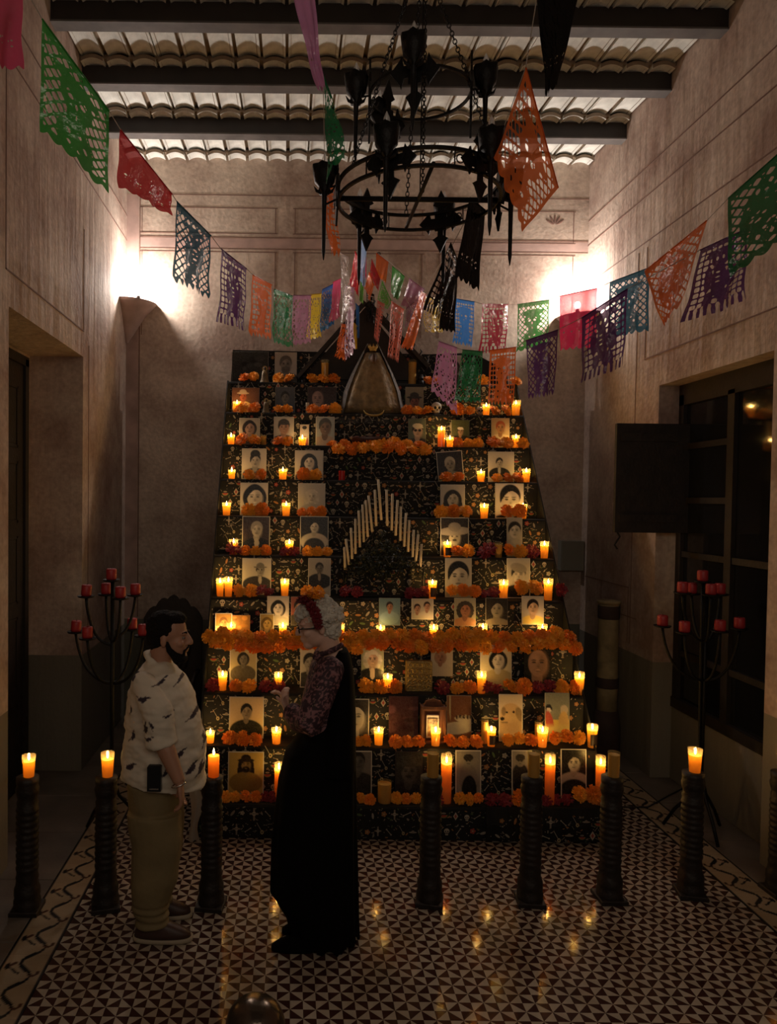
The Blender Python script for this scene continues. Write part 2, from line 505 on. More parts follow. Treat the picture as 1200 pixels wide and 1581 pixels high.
lls += [box(XL - 0.01, XL + 0.003, 4.3, 5.9, 3.50, 3.51), box(XL - 0.01, XL + 0.003, 5.9, 5.91, 3.5, 4.3), box(XL - 0.01, XL + 0.003, 4.3, 4.31, 3.5, 4.73),
        box(XL - 0.01, XL + 0.003, 6.05, 6.06, 1.0, 3.42)]
part('painted_line', join(*lls), M['line'], wl)
# a cement patch below the electric box
# ---- left door (dark panelled leaf at the back of the niche)
dl = part('door_1', join(box(NLX - 0.07, NLX - 0.02, NL0 + 0.02, 5.23 + 0.35, 0, 3.17)), M['door'], kind='structure')
yy = 5.23 + 0.35
for z0, z1 in ((2.55, 3.0), (2.0, 2.45), (1.4, 1.9), (0.75, 1.3), (0.1, 0.65)):
    for (a, b_) in ((5.02, 5.46), (4.45, 4.89)):
        part('door_panel', join(bbox_bev(0, 0.001, 0, 0.001, 0, 0.001), box(NLX - 0.02, NLX - 0.012, a, b_, z0, z0 + 0.02), box(NLX - 0.02, NLX - 0.012, a, b_, z1 - 0.02, z1),
             box(NLX - 0.02, NLX - 0.012, a, a + 0.02, z0, z1), box(NLX - 0.02, NLX - 0.012, b_ - 0.02, b_, z0, z1),
             box(NLX - 0.02, NLX - 0.017, a + .03, b_ - .03, z0 + .03, z1 - .03))[0:2], M['door'], dl)
part('doorframe', join(box(NLX - 0.08, NLX + 0.0, yy, yy + 0.07, 0, 3.22), box(NLX - 0.08, NLX + 0.0, NL0, yy + .07, 3.17, 3.24)), M['door'], dl)

# ---- right window: casement with panes, sill wall below, an open shutter
wn = part('window_1', join(box(NRX, NRX + 0.08, NR0, NR0 + 0.07, 0.6, 3.05), box(NRX, NRX + 0.08, NR1 - 0.07, NR1, 0.6, 3.05),
     box(NRX, NRX + 0.08, NR0, NR1, 2.97, 3.13), box(NRX - 0.01, NRX + 0.08, NR0, NR1, 0.58, 0.66)), M['door'], kind='structure')
part('window_post', box(NRX, NRX + 0.07, 5.16, 5.24, 0.6, 3.0), M['door'], wn)
for z in (1.0, 1.78, 2.2, 2.62): part('muntin', box(NRX + 0.01, NRX + 0.06, 5.24, NR1 - 0.07, z, z + 0.045), M['door'], wn)
for z in (1.0, 1.78): part('muntin', box(NRX + 0.01, NRX + 0.06, NR0 + .07, 5.16, z, z + 0.045), M['door'], wn)
zs = [0.66, 1.0, 1.78, 2.2, 2.62, 2.97]
for a, b_ in zip(zs, zs[1:]): part('pane', box(NRX + 0.03, NRX + 0.036, 5.24, NR1 - 0.07, a, b_), M['pane'], wn)
zs = [0.66, 1.0, 1.78, 2.97]
for a, b_ in zip(zs, zs[1:]): part('pane', box(NRX + 0.03, NRX + 0.036, NR0 + .07, 5.16, a, b_), M['pane'], wn)
shp = at(1046, 823, 5.80); sht = at(960, 649, 5.74); shb = at(953, 819, 5.74)
sh = thing('window_shutter', 'dark wooden shutter leaf swung open into the room from the right window', 'shutter', (shp.x, 5.80, shp.z))
wsh = shp.x - shb.x; hsh = sht.z - shb.z
part('board', join(bbox_bev(-wsh, 0.09, -0.018, 0.018, 0, hsh)), M['door'], sh)
part('cross_batten', box(-wsh + .03, -0.02, -0.03, -0.018, 0.08, 0.14), M['door'], sh)
part('cross_batten', box(-wsh + .03, -0.02, -0.03, -0.018, hsh - 0.14, hsh - 0.08), M['door'], sh)
hk = [Vector((-wsh + 0.02 + 0.02 * math.sin(t * 1.6), -0.02, -0.13 * t / 4)) for t in range(5)]
part('iron_hook', tube(hk, 0.007, 6), M['iron'], sh)
part('hinge', join(box(0.0, 0.16, -0.012, 0.012, 0.1, 0.14), box(0.0, 0.16, -0.012, 0.012, hsh - 0.14, hsh - 0.1)), M['iron'], sh)

# grey steel box and its cable on the back wall
p0 = at(862, 834, YB); p1 = at(908, 880, YB)
eb = thing('junction_box', 'flat grey steel junction box in the back right wall corner', 'junction box', (p0.x, YB, p1.z))
part('case', bbox_bev(0, min(p1.x, XR) - p0.x - 0.01, -0.09, -0.002, 0, p0.z - p1.z), M['boxgrey'], eb)
part('lid', box(0.01, min(p1.x, XR) - p0.x - 0.02, -0.095, -0.09, 0.01, p0.z - p1.z - 0.01), M['boxgrey'], eb)

# ---- ceiling: flat-laid clay tiles on dark beams
ceil = structure('ceiling', box(XL - 0.6, XR + 0.6, YN, YB + 0.3, ZC + 0.16, ZC + 0.3), M['slab'])
tw, pitch, tl_len = 0.198, 0.765, 0.80
def roof_tile():
    n = 8
    v = []; f = []
    W = tw * 0.43
    for (y, dz) in ((0, 0.0), (tl_len, 0.055)):
        for lay in (0, 0.030):
            for i in range(n + 1):
                a = -1 + 2 * i / n
                v.append(Vector((a * W, y, dz + 0.028 * (1 - a * a) + lay)))
    s = n + 1
    for i in range(n):
        f.append((i, i + 1, 2 * s + i + 1, 2 * s + i))             # underside
        f.append((s + i, 3 * s + i, 3 * s + i + 1, s + i + 1))     # top
        f.append((i, s + i, s + i + 1, i + 1))                      # near end
        f.append((2 * s + i, 2 * s + i + 1, 3 * s + i + 1, 3 * s + i))
    f.append((0, 2 * s, 3 * s, s)); f.append((n, s + n, 3 * s + n, 2 * s + n))
    return v, f
rt_ = roof_tile()
tmesh = mesh('roof_tile', rt_, [M['tile_roof'], M['tile_clay']], False, fmats=[1 if k < 32 and k % 4 == 2 else 0 for k in range(len(rt_[1]))])
def rib():
    v, f = roof_tile()
    v = [Vector((p.x * 0.36, p.y, p.z - 0.006)) for p in v]
    return v, f
rmesh = mesh('rib_tile', rib(), [M['tile_clay']], False)
rows = [7.27 - k * pitch for k in range(7)]
ncol = 23
for k, y in enumerate(rows):
    for i in range(ncol):
        o = obj('roof_tile', tmesh, ceil, (XL + 0.1 + i * tw + random.uniform(-.004, .004), y + random.uniform(-.008, .008), ZC - 0.05))
        o.rotation_euler = (0, 0, random.uniform(-.012, .012))
ribs = []
for k, y in enumerate(rows):
    for i in range(ncol + 1):
        ribs.append(tr(rib(), XL + 0.1 + (i - 0.5) * tw, y + 0.02, ZC - 0.035))
part('mortar_rib', join(*ribs), M['tile_clay'], ceil, kind='stuff')
part('roof_backing', box(XL, XR, rows[-1], YB, ZC + 0.085, ZC + 0.12), M['tile_clay'], ceil)
for y in (6.64, 5.87, 5.12, 4.37, 3.62):
    b0 = part('ceiling_beam', box(XL, XR, y - 0.045, y + 0.045, 5.385 + 0.012, ZC - 0.03), M['beam'], ceil)
    part('flange', box(XL, XR, y - 0.055, y + 0.055, 5.385, 5.397), M['beam_edge'], b0)

# ---- floor: patterned cement tiles with a vine border
fl = structure('floor', box(XL - 0.4, XR + 0.2, YN, YB, -0.12, -0.012), M['floor_plain'])
BX0, BX1, BX2, BX3 = -1.335, -1.115, 2.515, 2.735
def plain_floor(x0, x1, y0, y1):
    return box(x0, x1, y0, y1, -0.013, -0.001)
k = 0
Y = 1.8
while Y < YB:
    y2 = min(Y + 0.6, YB)
    part('floor_slab', bbox_bev(XL - (0.34 if NL0 <= Y + .3 <= NL1 else 0), BX0 - 0.002, Y, y2 - 0.004, -0.02, 0, 0.003), M['floor_plain'], fl)
    part('floor_slab', bbox_bev(BX3 + 0.002, XR + (0.16 if NR0 <= Y + .3 <= NR1 else 0), Y, y2 - 0.004, -0.02, 0, 0.003), M['floor_plain'], fl)
    Y += 0.6
NT = 16
TW = (BX2 - BX1) / NT
def tri_tile():
    """4x4 half-square triangles, real inlay faces on a chamfered tile"""
    n = 4; c = (TW - 0.0016) / n
    v, f, fm = [], [], []
    def vi(i, j): return i * (n + 1) + j
    for i in range(n + 1):
        for j in range(n + 1):
            v.append(Vector((i * c, j * c, 0)))
    for i in range(n):
        for j in range(n):
            a, b_, d, e = vi(i, j), vi(i + 1, j), vi(i + 1, j + 1), vi(i, j + 1)
            if (i + j) % 2 == 0: left, right = (a, b_, e), (b_, d, e)
            else: left, right = (a, d, e), (a, b_, d)
            f += [left, right]
            fm += [1, 0] if (j % 2 == 0) else [0, 1]
    s = n * c
    base = len(v)
    v += [Vector((0, 0, -0.02)), Vector((s, 0, -0.02)), Vector((s, s, -0.02)), Vector((0, s, -0.02))]
    cs = [vi(0, 0), vi(n, 0), vi(n, n), vi(0, n)]
    for q in range(4):
        r_ = (q + 1) % 4
        f.append((base + q, base + r_, cs[r_], cs[q])); fm.append(1)
    return v, f, fm
tv, tf, tfm = tri_tile()
ttm = mesh('floor_tile', (tv, tf), [M['tl'], M['td']], False, fmats=tfm)
y_start = 2.86
cnt = 0
stuffs = []
for j in range(20):
    for i in range(NT):
        x = BX1 + i * TW; y = y_start + j * TW
        if y > YB - 0.05: continue
        if y > 5.02 and -0.62 < x and x + TW < 2.10: continue          # under the altar
        if y > 6.1 or (y > 5.02 and x < -0.7):
            stuffs.append(tr((tv, tf), x, y, 0)); continue
        o = obj('floor_tile', ttm, fl, (x, y, random.uniform(-.0006, 0))); cnt += 1
me = mesh('far_floor_tiles', join(*stuffs), [M['tl'], M['td']], False, fmats=tfm * len(stuffs))
obj('far_floor_tiles', me, fl, kind='stuff')
def border_tile(flip):
    W = BX1 - BX0 - 0.002; n, m_ = 26, 26
    v, f, c = [], [], []
    cream = np.array((0.36, 0.27, 0.175)); dark = np.array((0.012, 0.012, 0.014)); br = np.array((0.07, 0.028, 0.018))
    for i in range(n + 1):
        for j in range(m_ + 1):
            u = i / n; w = j / m_
            v.append(Vector((u * W, w * 0.22, 0)))
            uu = 1 - u if flip else u
            col = cream
            cx = 0.56 + 0.17 * math.sin(2 * PI * w)
            if abs(uu - cx) < 0.052 + 0.02 * math.cos(4 * PI * w): col = dark
            # leaf shoots
            for (lx, lw, rx, rw, a, cc) in ((0.24, 0.66, .10, .05, 0.7, br), (0.14, 0.60, .035, .12, 0, dark), (0.80, 0.30, .05, .035, 0.3, br), (0.86, 0.38, .04, .06, 0.0, br)):
                dx, dy = uu - lx, w - lw
                ca, sa = math.cos(a), math.sin(a)
                if ((dx * ca + dy * sa) / rx) ** 2 + ((-dx * sa + dy * ca) / rw) ** 2 < 1: col = cc
            if 0.15 < uu < 0.5 and abs(w - (0.46 + 0.10 * math.cos((uu - .15) * 9))) < 0.030: col = dark
            if 0.66 < uu < 0.84 and abs(w - (0.30 - (uu - .66) * .2)) < 0.022: col = br
            if uu < 0.045 or uu > 0.945: col = dark
            c.append(col)
    for i in range(n):
        for j in range(m_):
            a = i * (m_ + 1) + j
            f.append((a, a + m_ + 1, a + m_ + 2, a + 1))
    b0 = len(v)
    W2, D = W, 0.218
    v += [Vector((0, 0, -.02)), Vector((W2, 0, -.02)), Vector((W2, .22, -.02)), Vector((0, .22, -.02))]
    c += [dark] * 4
    cs = [0, n * (m_ + 1), n * (m_ + 1) + m_, m_]
    for q in range(4):
        r_ = (q + 1) % 4
        f.append((b0 + q, b0 + r_, cs[r_], cs[q]))
    return mesh('border_tile', (v, f), M['tb'], False, cols=c)
bm1, bm2 = border_tile(False), border_tile(True)
y = 2.40
while y < YB - 0.1:
    obj('border_tile', bm1, fl, (BX0, y, 0))
    obj('border_tile', bm2, fl, (BX2 + 0.002, y, 0))
    y += 0.2205

# near floor in front of the frame (same cement)
part('near_floor', box(BX0 - .4, BX3 + .2, YN, 2.40, -0.02, -0.001), M['floor_plain'], fl)

# ---- corner sconces
def sconce(c, sx, label):
    t = thing('corner_sconce', label, 'wall lamp', tuple(c))
    n = 12; rs = [(0.02, -0.38), (0.10, -0.26), (0.19, -0.12), (0.28, -0.03), (0.31, 0.0), (0.295, 0.0), (0.26, -0.03), (0.05, -0.06)]
    v, f = [], []
    for r, z in rs:
        for i in range(n + 1):
            a = PI / 2 * i / n
            v.append(Vector((sx * max(r * math.cos(a), 0.002), -max(r * math.sin(a), 0.002), z)))
    for j in range(len(rs) - 1):
        for i in range(n):
            q = j * (n + 1) + i
            f.append((q, q + 1, q + n + 2, q + n + 1) if sx > 0 else (q, q + n + 1, q + n + 2, q + 1))
    part('plaster_bowl', (v, f), M['line_soft'], t, True)
    part('lamp_socket', lathe([(0.02, -0.055), (0.02, 0.03), (0.015, 0.05)], 10), M['iron'], t, loc=(sx * 0.15, -0.15, 0))
    b_ = mat('sconce_bulb_glass', (1, 1, 1), 0.4, emit=(1.0, 0.9, 0.78), es=30)
    part('lamp_bulb', ball((0, 0, 0.085), 0.034, 12, 8), b_, t, True, loc=(sx * 0.15, -0.15, 0))
sconce(SC_L, 1, 'plaster sconce glowing high in the left back corner above the doorway')
sconce(SC_R, -1, 'plaster sconce glowing in the right back corner behind the crimson banner')

# ================================================================== THE ALTAR
AX0, AX1 = -0.60, 2.07
ND, DH, DY, AY, AZ = 11, 0.306, 0.2155, 4.75, 0.22
def shelf(i):                    # i = 1..11 -> front edge depth, top height
    return AY + DY * (i - 1), AZ + DH * (i - 1)
altar = thing('ofrenda_altar', 'tall eleven-step altar draped in black cloth printed with skulls and flowers', 'altar', ((AX0 + AX1) / 2, AY, 0))
ax = Vector(altar.location)
INK = [(0.52, 0.46, 0.36), (0.40, 0.36, 0.29), (0.44, 0.20, 0.07), (0.42, 0.07, 0.05), (0.10, 0.16, 0.06), (0.30, 0.25, 0.20), (0.50, 0.40, 0.22)]
INK = [tuple(c * .82 for c in q) for q in INK]
class Motifs:
    def __init__(s): s.v = []; s.f = []; s.c = []
    def poly(s, pts, col):
        n = len(s.v)
        s.v += pts; s.c += [col] * len(pts); s.f.append(tuple(range(n, n + len(pts))))
    def ell(s, cx, cz, rx, rz, y, col, n=10, a=0):
        ca, sa = math.cos(a), math.sin(a)
        s.poly([Vector((cx + ca * rx * math.cos(t) - sa * rz * math.sin(t), y, cz + sa * rx * math.cos(t) + ca * rz * math.sin(t))) for t in [2 * PI * k / n for k in range(n)]], col)
    def bar(s, x0, z0, x1, z1, w, y, col):
        d = Vector((x1 - x0, 0, z1 - z0)).normalized(); p = Vector((-d.z, 0, d.x)) * w / 2
        a, b_ = Vector((x0, y, z0)), Vector((x1, y, z1))
        s.poly([a - p, b_ - p, b_ + p, a + p], col)
def motif(ms, kind, x, z, y, s, rnd):
    cr = INK[0]; bk = (0.012, 0.011, 0.011)
    if kind == 'skull':
        ms.ell(x, z, s * .5, s * .5, y, cr); ms.poly([Vector((x - s * .28, y, z - s * .3)), Vector((x - s * .24, y, z - s * .75)), Vector((x + s * .24, y, z - s * .75)), Vector((x + s * .28, y, z - s * .3))], cr)
        for q in (-1, 1): ms.ell(x + q * s * .2, z - s * .05, s * .13, s * .14, y - .0007, bk, 8)
        ms.ell(x, z - s * .3, s * .05, s * .09, y - .0007, INK[3], 5)
        ms.bar(x - s * .15, z - s * .55, x + s * .15, z - s * .55, s * .05, y - .0007, bk)
    elif kind == 'cross':
        ms.bar(x, z - s, x, z + s, s * .3, y, INK[5]); ms.bar(x - s * .7, z + .1 * s, x + s * .7, z + .1 * s, s * .3, y - .0003, INK[5])
        ms.ell(x, z + .1 * s, s * .33, s * .36, y - .0006, cr)
        for q in (-1, 1): ms.ell(x + q * s * .14, z + s * .12, s * .09, s * .1, y - .001, bk, 6)
    elif kind == 'melon':
        n = 8
        for r, c in ((1, INK[4]), (.8, INK[2]), (.62, INK[3])):
            ms.poly([Vector((x + s * .75 * r * math.cos(-PI * k / n), y - (1 - r) * .002, z + s * .6 * r * math.sin(-PI * k / n))) for k in range(n + 1)][::-1], c)
        ms.ell(x, z + s * .3, s * .4, s * .16, y, INK[5])
    elif kind == 'guitar':
        ms.bar(x - s * .6, z + s, x + s * .2, z - s * .4, s * .1, y, INK[1]); ms.ell(x + s * .3, z - s * .6, s * .3, s * .38, y - .0004, INK[6]); ms.ell(x + s * .3, z - s * .6, s * .12, s * .15, y - .0009, bk, 6)
    elif kind == 'diamond':
        ms.poly([Vector((x, y, z + s * .8)), Vector((x - s * .5, y, z)), Vector((x, y, z - s * .8)), Vector((x + s * .5, y, z))], INK[0])
        ms.poly([Vector((x, y - .0007, z + s * .45)), Vector((x - s * .25, y - .0007, z)), Vector((x, y - .0007, z - s * .45)), Vector((x + s * .25, y - .0007, z))], INK[3])
    elif kind == 'bone':
        a = rnd.uniform(-1, 1); dx, dz = math.cos(a) * s * .6, math.sin(a) * s * .6
        ms.bar(x - dx, z - dz, x + dx, z + dz, s * .13, y, INK[1])
        for q in (-1, 1): ms.ell(x + q * dx, z + q * dz, s * .15, s * .15, y - .0002, INK[1], 6)
    elif kind == 'leaf':
        ms.ell(x, z, s * .6, s * .22, y, INK[rnd.choice((1, 2, 4, 5))], 8, rnd.uniform(-1.5, 1.5))
    elif kind == 'flower':
        c = INK[rnd.choice((2, 3, 2, 0))]
        for k in range(5): ms.ell(x + s * .3 * math.cos(k * 1.257), z + s * .3 * math.sin(k * 1.257), s * .2, s * .2, y, c, 6)
        ms.ell(x, z, s * .14, s * .14, y - .0007, INK[6], 6)
    elif kind == 'hat':
        ms.ell(x, z, s * .8, s * .16, y, INK[1]); ms.ell(x, z + s * .15, s * .3, s * .25, y - .0004, INK[5])
    elif kind == 'dot':
        ms.ell(x, z, s * .2, s * .2, y, INK[rnd.choice((0, 1, 2, 5, 5))], 6)
KINDS = ['skull', 'flower', 'melon', 'leaf', 'guitar', 'bone', 'cross', 'diamond', 'leaf', 'hat', 'flower', 'bone']
def print_on(x0, x1, z0, z1, y, seed, cell=0.074):
    rnd = random.Random(seed); ms = Motifs()
    nx = int((x1 - x0) / cell); nz = max(1, int((z1 - z0) / cell))
    for j in range(nz):
        for i in range(nx):
            x = x0 + (i + .5 + (0.5 if j % 2 else 0)) * (x1 - x0) / nx + rnd.uniform(-.010, .010)
            z = z0 + (j + .5) * (z1 - z0) / nz + rnd.uniform(-.008, .008)
            if x > x1 - .03: continue
            motif(ms, KINDS[(i * 5 + j * 7 + seed * 3) % len(KINDS)], x, z, y, rnd.uniform(.031, .042), rnd)
            for q in range(6):
                a = rnd.uniform(0, 6.28); r_ = rnd.uniform(.034, .044)
                zz = z + r_ * math.sin(a)
                if z0 + .008 < zz < z1 - .008: motif(ms, rnd.choice(('dot', 'dot', 'leaf', 'bone')), x + r_ * math.cos(a), zz, y + .0002, rnd.uniform(.012, .02), rnd)
    return ms
for i in range(1, ND + 1):
    y0, z1 = shelf(i)
    z0 = 0 if i == 1 else z1 - DH
    yb = YB - 0.12
    # one draped step: riser with soft folds, tread with a rounded lip
    n = 90; v, f = [], []
    def fold(t): return 0.006 * math.sin(t * 37 + i) + 0.004 * math.sin(t * 91 + 2 * i)
    prof = [(0.0, z0), (0.0, (z0 + z1) / 2), (0.0, z1 - 0.018), (0.008, z1 - 0.004), (0.02, z1), (DY + 0.03 if i < ND else 0.24, z1), (DY + 0.03 if i < ND else 0.24, z0)]
    for q in range(n + 1):
        t = q / n; x = AX0 + (AX1 - AX0) * t
        for k, (dy, z) in enumerate(prof):
            w = fold(t) * (0.25 if k <= 1 else (0.12 if k == 2 else 0))
            v.append(Vector((x, y0 + dy + abs(w), z)) - ax)
    m_ = len(prof)
    for q in range(n):
        for k in range(m_ - 1):
            f.append((q * m_ + k, (q + 1) * m_ + k, (q + 1) * m_ + k + 1, q * m_ + k + 1))
    f.append(tuple(range(m_))); f.append(tuple(n * m_ + k for k in range(m_ - 1, -1, -1)))
    st = part('draped_step', (v, f), M['cloth'], altar)
    ms = print_on(AX0 + .01, AX1 - .01, z0 + 0.005, z1 - 0.005, y0 - 0.0025, i)
    part('printed_motifs', ([p - ax for p in ms.v], ms.f), M['print'], st, kind='stuff', cols=ms.c)
# side cloths (follow the stair line) and the tall backing
poly = [(AY, 0)] + [p for i in range(1, ND + 1) for p in ((shelf(i)[0], shelf(i)[1]), (shelf(i)[0] + DY, shelf(i)[1]))] + [(YB - 0.1, 3.3), (YB - 0.1, 0)]
# slanting cloth edge: smooth diagonal hull
hull = [(AY + 0.01, 0), (AY + 0.01, AZ + .01)] + [(shelf(i)[0] + 0.02, shelf(i)[1] + 0.012) for i in range(1, ND + 1)] + [(YB - 0.14, 3.30), (YB - 0.12, 0)]
for x0, x1 in ((AX0 - 0.012, AX0 - 0.002), (AX1 + 0.002, AX1 + 0.012)):
    n = len(hull)
    v = [Vector((x0, y, z)) - ax for y, z in hull] + [Vector((x1, y, z)) - ax for y, z in hull]
    f = [tuple(range(n)), tuple(range(2 * n - 1, n - 1, -1))] + [(q, n + q, n + (q + 1) % n, (q + 1) % n) for q in range(n)]
    part('side_cloth', (v, f), M['cloth'], altar)
zt = at(400, 541, 7.15).z
v = prism([(AX0, 3.2), (AX1, 3.2), (AX1 - .02, 3.42), (AX1 - .12, 3.5), (1.72, zt), (1.3, zt - .02), (AX0 + .02, zt)], 7.14, 7.17)
part('backing_cloth', ([p - ax for p in v[0]], v[1]), M['cloth'], altar)
ms = print_on(AX0 + .02, 1.75, 3.3, zt - .02, 7.137, 40, .085)
part('printed_motifs', ([p - ax for p in ms.v], ms.f), M['print'], altar, kind='stuff', cols=ms.c)
# loose corner of cloth trailing on the floor at the right front
tc_ = []
for q in range(7):
    a = q / 6
    tc_.append(at(770 + 165 * a, 1330 - 40 * a * a, 4.66 + 0.05 * a))
sk_v, sk_f = [], []
for q in range(25):
    a = q / 24
    x = 1.28 + (AX1 + .02 - 1.28) * a
    yo = 4.724
    for k, (dy, z) in enumerate(((0, 0.225), (-.01, 0.12), (0, 0.012), (0.012, 0.012), (0.004, 0.12), (0.012, 0.225))):
        yk = (4.742 if z > .2 else yo) + dy + .012 * math.sin(a * 30 + z * 9) * (1 if z < .2 else 0)
        sk_v.append(Vector((x, yk, z)) - ax)
for q in range(24):
    for k in range(6):
        sk_f.append((q * 6 + k, (q + 1) * 6 + k, (q + 1) * 6 + (k + 1) % 6, q * 6 + (k + 1) % 6))
sk_f += [tuple(range(6)), tuple(range(24 * 6 + 5, 24 * 6 - 1, -1))]
tcl = part('trailing_cloth', (sk_v, sk_f), M['cloth'], altar)
ms = print_on(1.30, AX1, .012, .20, 4.698, 77)
part('printed_motifs', ([p - ax for p in ms.v], ms.f), M['print'], tcl, kind='stuff', cols=ms.c)

# ------------------------------------------------------------------ photographs
def G(v, warm=1.0): return (v, v * (1 - .10 * warm), v * (1 - .22 * warm))  # grey print tone, warm light put into it as a cream tint
def paint(a, P, seed=0):
    """picture of aspect a = w/h as colours on a grid; P is a small dict of what the photo shows"""
    H = 54; W = max(14, int(H * a))
    v, u = np.meshgrid(np.linspace(0, 1, H + 1), np.linspace(-a / 2, a / 2, W + 1), indexing='ij')
    rs = np.random.RandomState(seed + 3)
    bgc = np.array(P.get('bg', G(.6))); bg2 = np.array(P.get('bg2', P.get('bg', G(.6))))
    img = bgc + (bg2 - bgc) * v[..., None]
    def E(cx, cy, rx, ry, col, soft=.08, rot=0.0, clip=None):
        ca, sa = math.cos(rot), math.sin(rot)
        dx, dy = u - cx, v - cy
        d = np.sqrt(((dx * ca + dy * sa) / rx) ** 2 + ((-dx * sa + dy * ca) / ry) ** 2)
        mk = np.clip((1 - d) / soft + .5, 0, 1)
        if clip is not None: mk = mk * clip
        img[:] = img * (1 - mk[..., None]) + np.array(col) * mk[..., None]
    def person(fx, fy, fr, Q):
        sk = np.array(Q.get('sk', G(.55))); hc = Q.get('hc', G(.03)); cl = Q.get('cl', G(.06)); hs = Q.get('hair', 'short')
        tl = Q.get('tilt', 0)
        if hs == 'long':
            E(fx, fy + .15 * fr, 1.25 * fr, 1.45 * fr, hc); E(fx - .75 * fr, fy + .9 * fr, .6 * fr, .9 * fr, hc); E(fx + .75 * fr, fy + .9 * fr, .6 * fr, .9 * fr, hc)
        if hs == 'bob': E(fx, fy + .05 * fr, 1.15 * fr, 1.25 * fr, hc)
        if hs == 'curly':
            for k in range(16):
                t = PI * 2 * k / 16
                E(fx + 1.0 * fr * math.cos(t), fy + .1 * fr + 1.1 * fr * math.sin(t), .36 * fr, .36 * fr, np.array(hc) * rs.uniform(.7, 1.2))
        cs = Q.get('shx', 0)
        E(fx + cs, fy + 2.75 * fr, Q.get('sw', 2.3) * fr, 1.65 * fr, cl)
        if Q.get('bare'):
            E(fx + cs, fy + 2.7 * fr, Q.get('sw', 2.3) * fr, 1.6 * fr, sk * .85); E(fx + cs, fy + 3.6 * fr, 1.9 * fr, 1.6 * fr, cl)
        E(fx - .05 * fr, fy + 1.05 * fr, .42 * fr, .7 * fr, sk * .7)
        if 'vee' in Q: E(fx, fy + 1.9 * fr, .35 * fr, .8 * fr, Q['vee'])
        if hs == 'updo': E(fx, fy - 1.05 * fr, .8 * fr, .75 * fr, hc)
        if hs != 'bald': E(fx, fy - .36 * fr, .86 * fr, .94 * fr, hc)
        E(fx, fy, .72 * fr, 1.0 * fr, sk, .1, tl)
        E(fx + .32 * fr, fy + .1 * fr, .42 * fr, .85 * fr, sk * .72, .9, tl)      # modelling of the cheek in the print
        E(fx - .22 * fr, fy - .3 * fr, .3 * fr, .3 * fr, np.clip(sk * 1.2, 0, 1), .9)
        if hs not in ('bald',):
            top = (v < fy - .74 * fr + 1.15 * (u - fx - .12 * fr) ** 2 / fr).astype(float)
            E(fx, fy - .1 * fr, .86 * fr, 1.12 * fr, hc, .06, 0, top)
        dk = sk * .16
        for q in (-1, 1):
            E(fx + q * .30 * fr, fy - .06 * fr, .15 * fr, .075 * fr, dk, .3); E(fx + q * .30 * fr, fy - .24 * fr, .2 * fr, .045 * fr, dk, .4)
        E(fx + .03 * fr, fy + .24 * fr, .09 * fr, .09 * fr, sk * .5, .6)
        E(fx, fy + .52 * fr, .24 * fr, .075 * fr, Q.get('lip', sk * .32), .3)
        if Q.get('smile'): E(fx, fy + .50 * fr, .22 * fr, .05 * fr, np.clip(sk * 1.35, 0, 1), .3)
        if Q.get('must'): E(fx, fy + .40 * fr, .34 * fr, .07 * fr, hc, .3)
        if Q.get('beard'):
            E(fx, fy + .72 * fr, .62 * fr, .5 * fr, hc, .2, 0, (v > fy + .3 * fr).astype(float)); E(fx, fy + .52 * fr, .2 * fr, .07 * fr, sk * .7, .3)
        if Q.get('glasses'):
            for q in (-1, 1): E(fx + q * .32 * fr, fy - .06 * fr, .26 * fr, .19 * fr, (.01, .01, .01), .15)
        h = Q.get('hat')
        if h:
            hcx = Q.get('hatc', G(.05))
            if h == 'sombrero': E(fx, fy - .72 * fr, 2.2 * fr, .55 * fr, hcx, .1, -.06); E(fx, fy - 1.25 * fr, .8 * fr, .6 * fr, np.array(hcx) * .8)
            elif h == 'brim': E(fx, fy - .70 * fr, 1.35 * fr, .24 * fr, hcx); E(fx, fy - 1.05 * fr, .78 * fr, .55 * fr, hcx)
            elif h == 'cap': E(fx, fy - .78 * fr, .80 * fr, .42 * fr, hcx); E(fx + .35 * fr, fy - .52 * fr, .6 * fr, .11 * fr, hcx)
            elif h == 'turban': E(fx, fy - .85 * fr, 1.0 * fr, .55 * fr, hcx, .1, .25)
        if Q.get('hand'): E(fx - .75 * fr, fy + .5 * fr, .2 * fr, .55 * fr, sk * .8, .2, .4)
    kd = P.get('kind', 'face')
    if kd == 'face': person(P.get('fx', 0), P.get('fy', .38), P.get('fr', .2), P)
    elif kd == 'two':
        person(-.26 * a, P.get('fy', .42) + .06, P.get('fr', .17), P); person(.22 * a, P.get('fy', .42) - .06, P.get('fr', .17), P)
    elif kd == 'dog':
        c = np.array((.50, .34, .17)); d = c * .55
        E(.02, .85, .36, .42, c); E(0, .40, .23, .22, c * 1.1); E(-.12, .50, .15, .11, c * 1.2, .2, .3); E(-.19, .52, .05, .04, (.02, .015, .01))
        E(.19, .42, .08, .16, d, .2, -.3); E(-.10, .38, .03, .025, (.02, .015, .01)); E(.06, .37, .03, .025, (.02, .015, .01)); E(-.14, .60, .08, .02, d)
        E(-.16, .36, .05, .1, d, .3)
    elif kd == 'pair':
        img[:] = np.where((v > .55)[..., None], np.array((.55, .42, .10)), np.array(P['bg']))
        E(-.18, .32, .07, .09, (.02, .02, .02)); E(-.18, .36, .05, .06, (.5, .45, .4)); E(-.16, .60, .08, .24, (.35, .07, .05), .2, -.2)
        E(.14, .34, .08, .10, (.45, .38, .3)); E(.13, .62, .11, .25, (.50, .34, .14)); E(0, .85, .4, .2, (.50, .40, .14), .5)
    elif kd == 'hands':
        E(-.05, .72, .4, .14, (.55, .48, .36), .1, -.1); E(.15, .55, .26, .07, (.55, .48, .36), .1, .2)
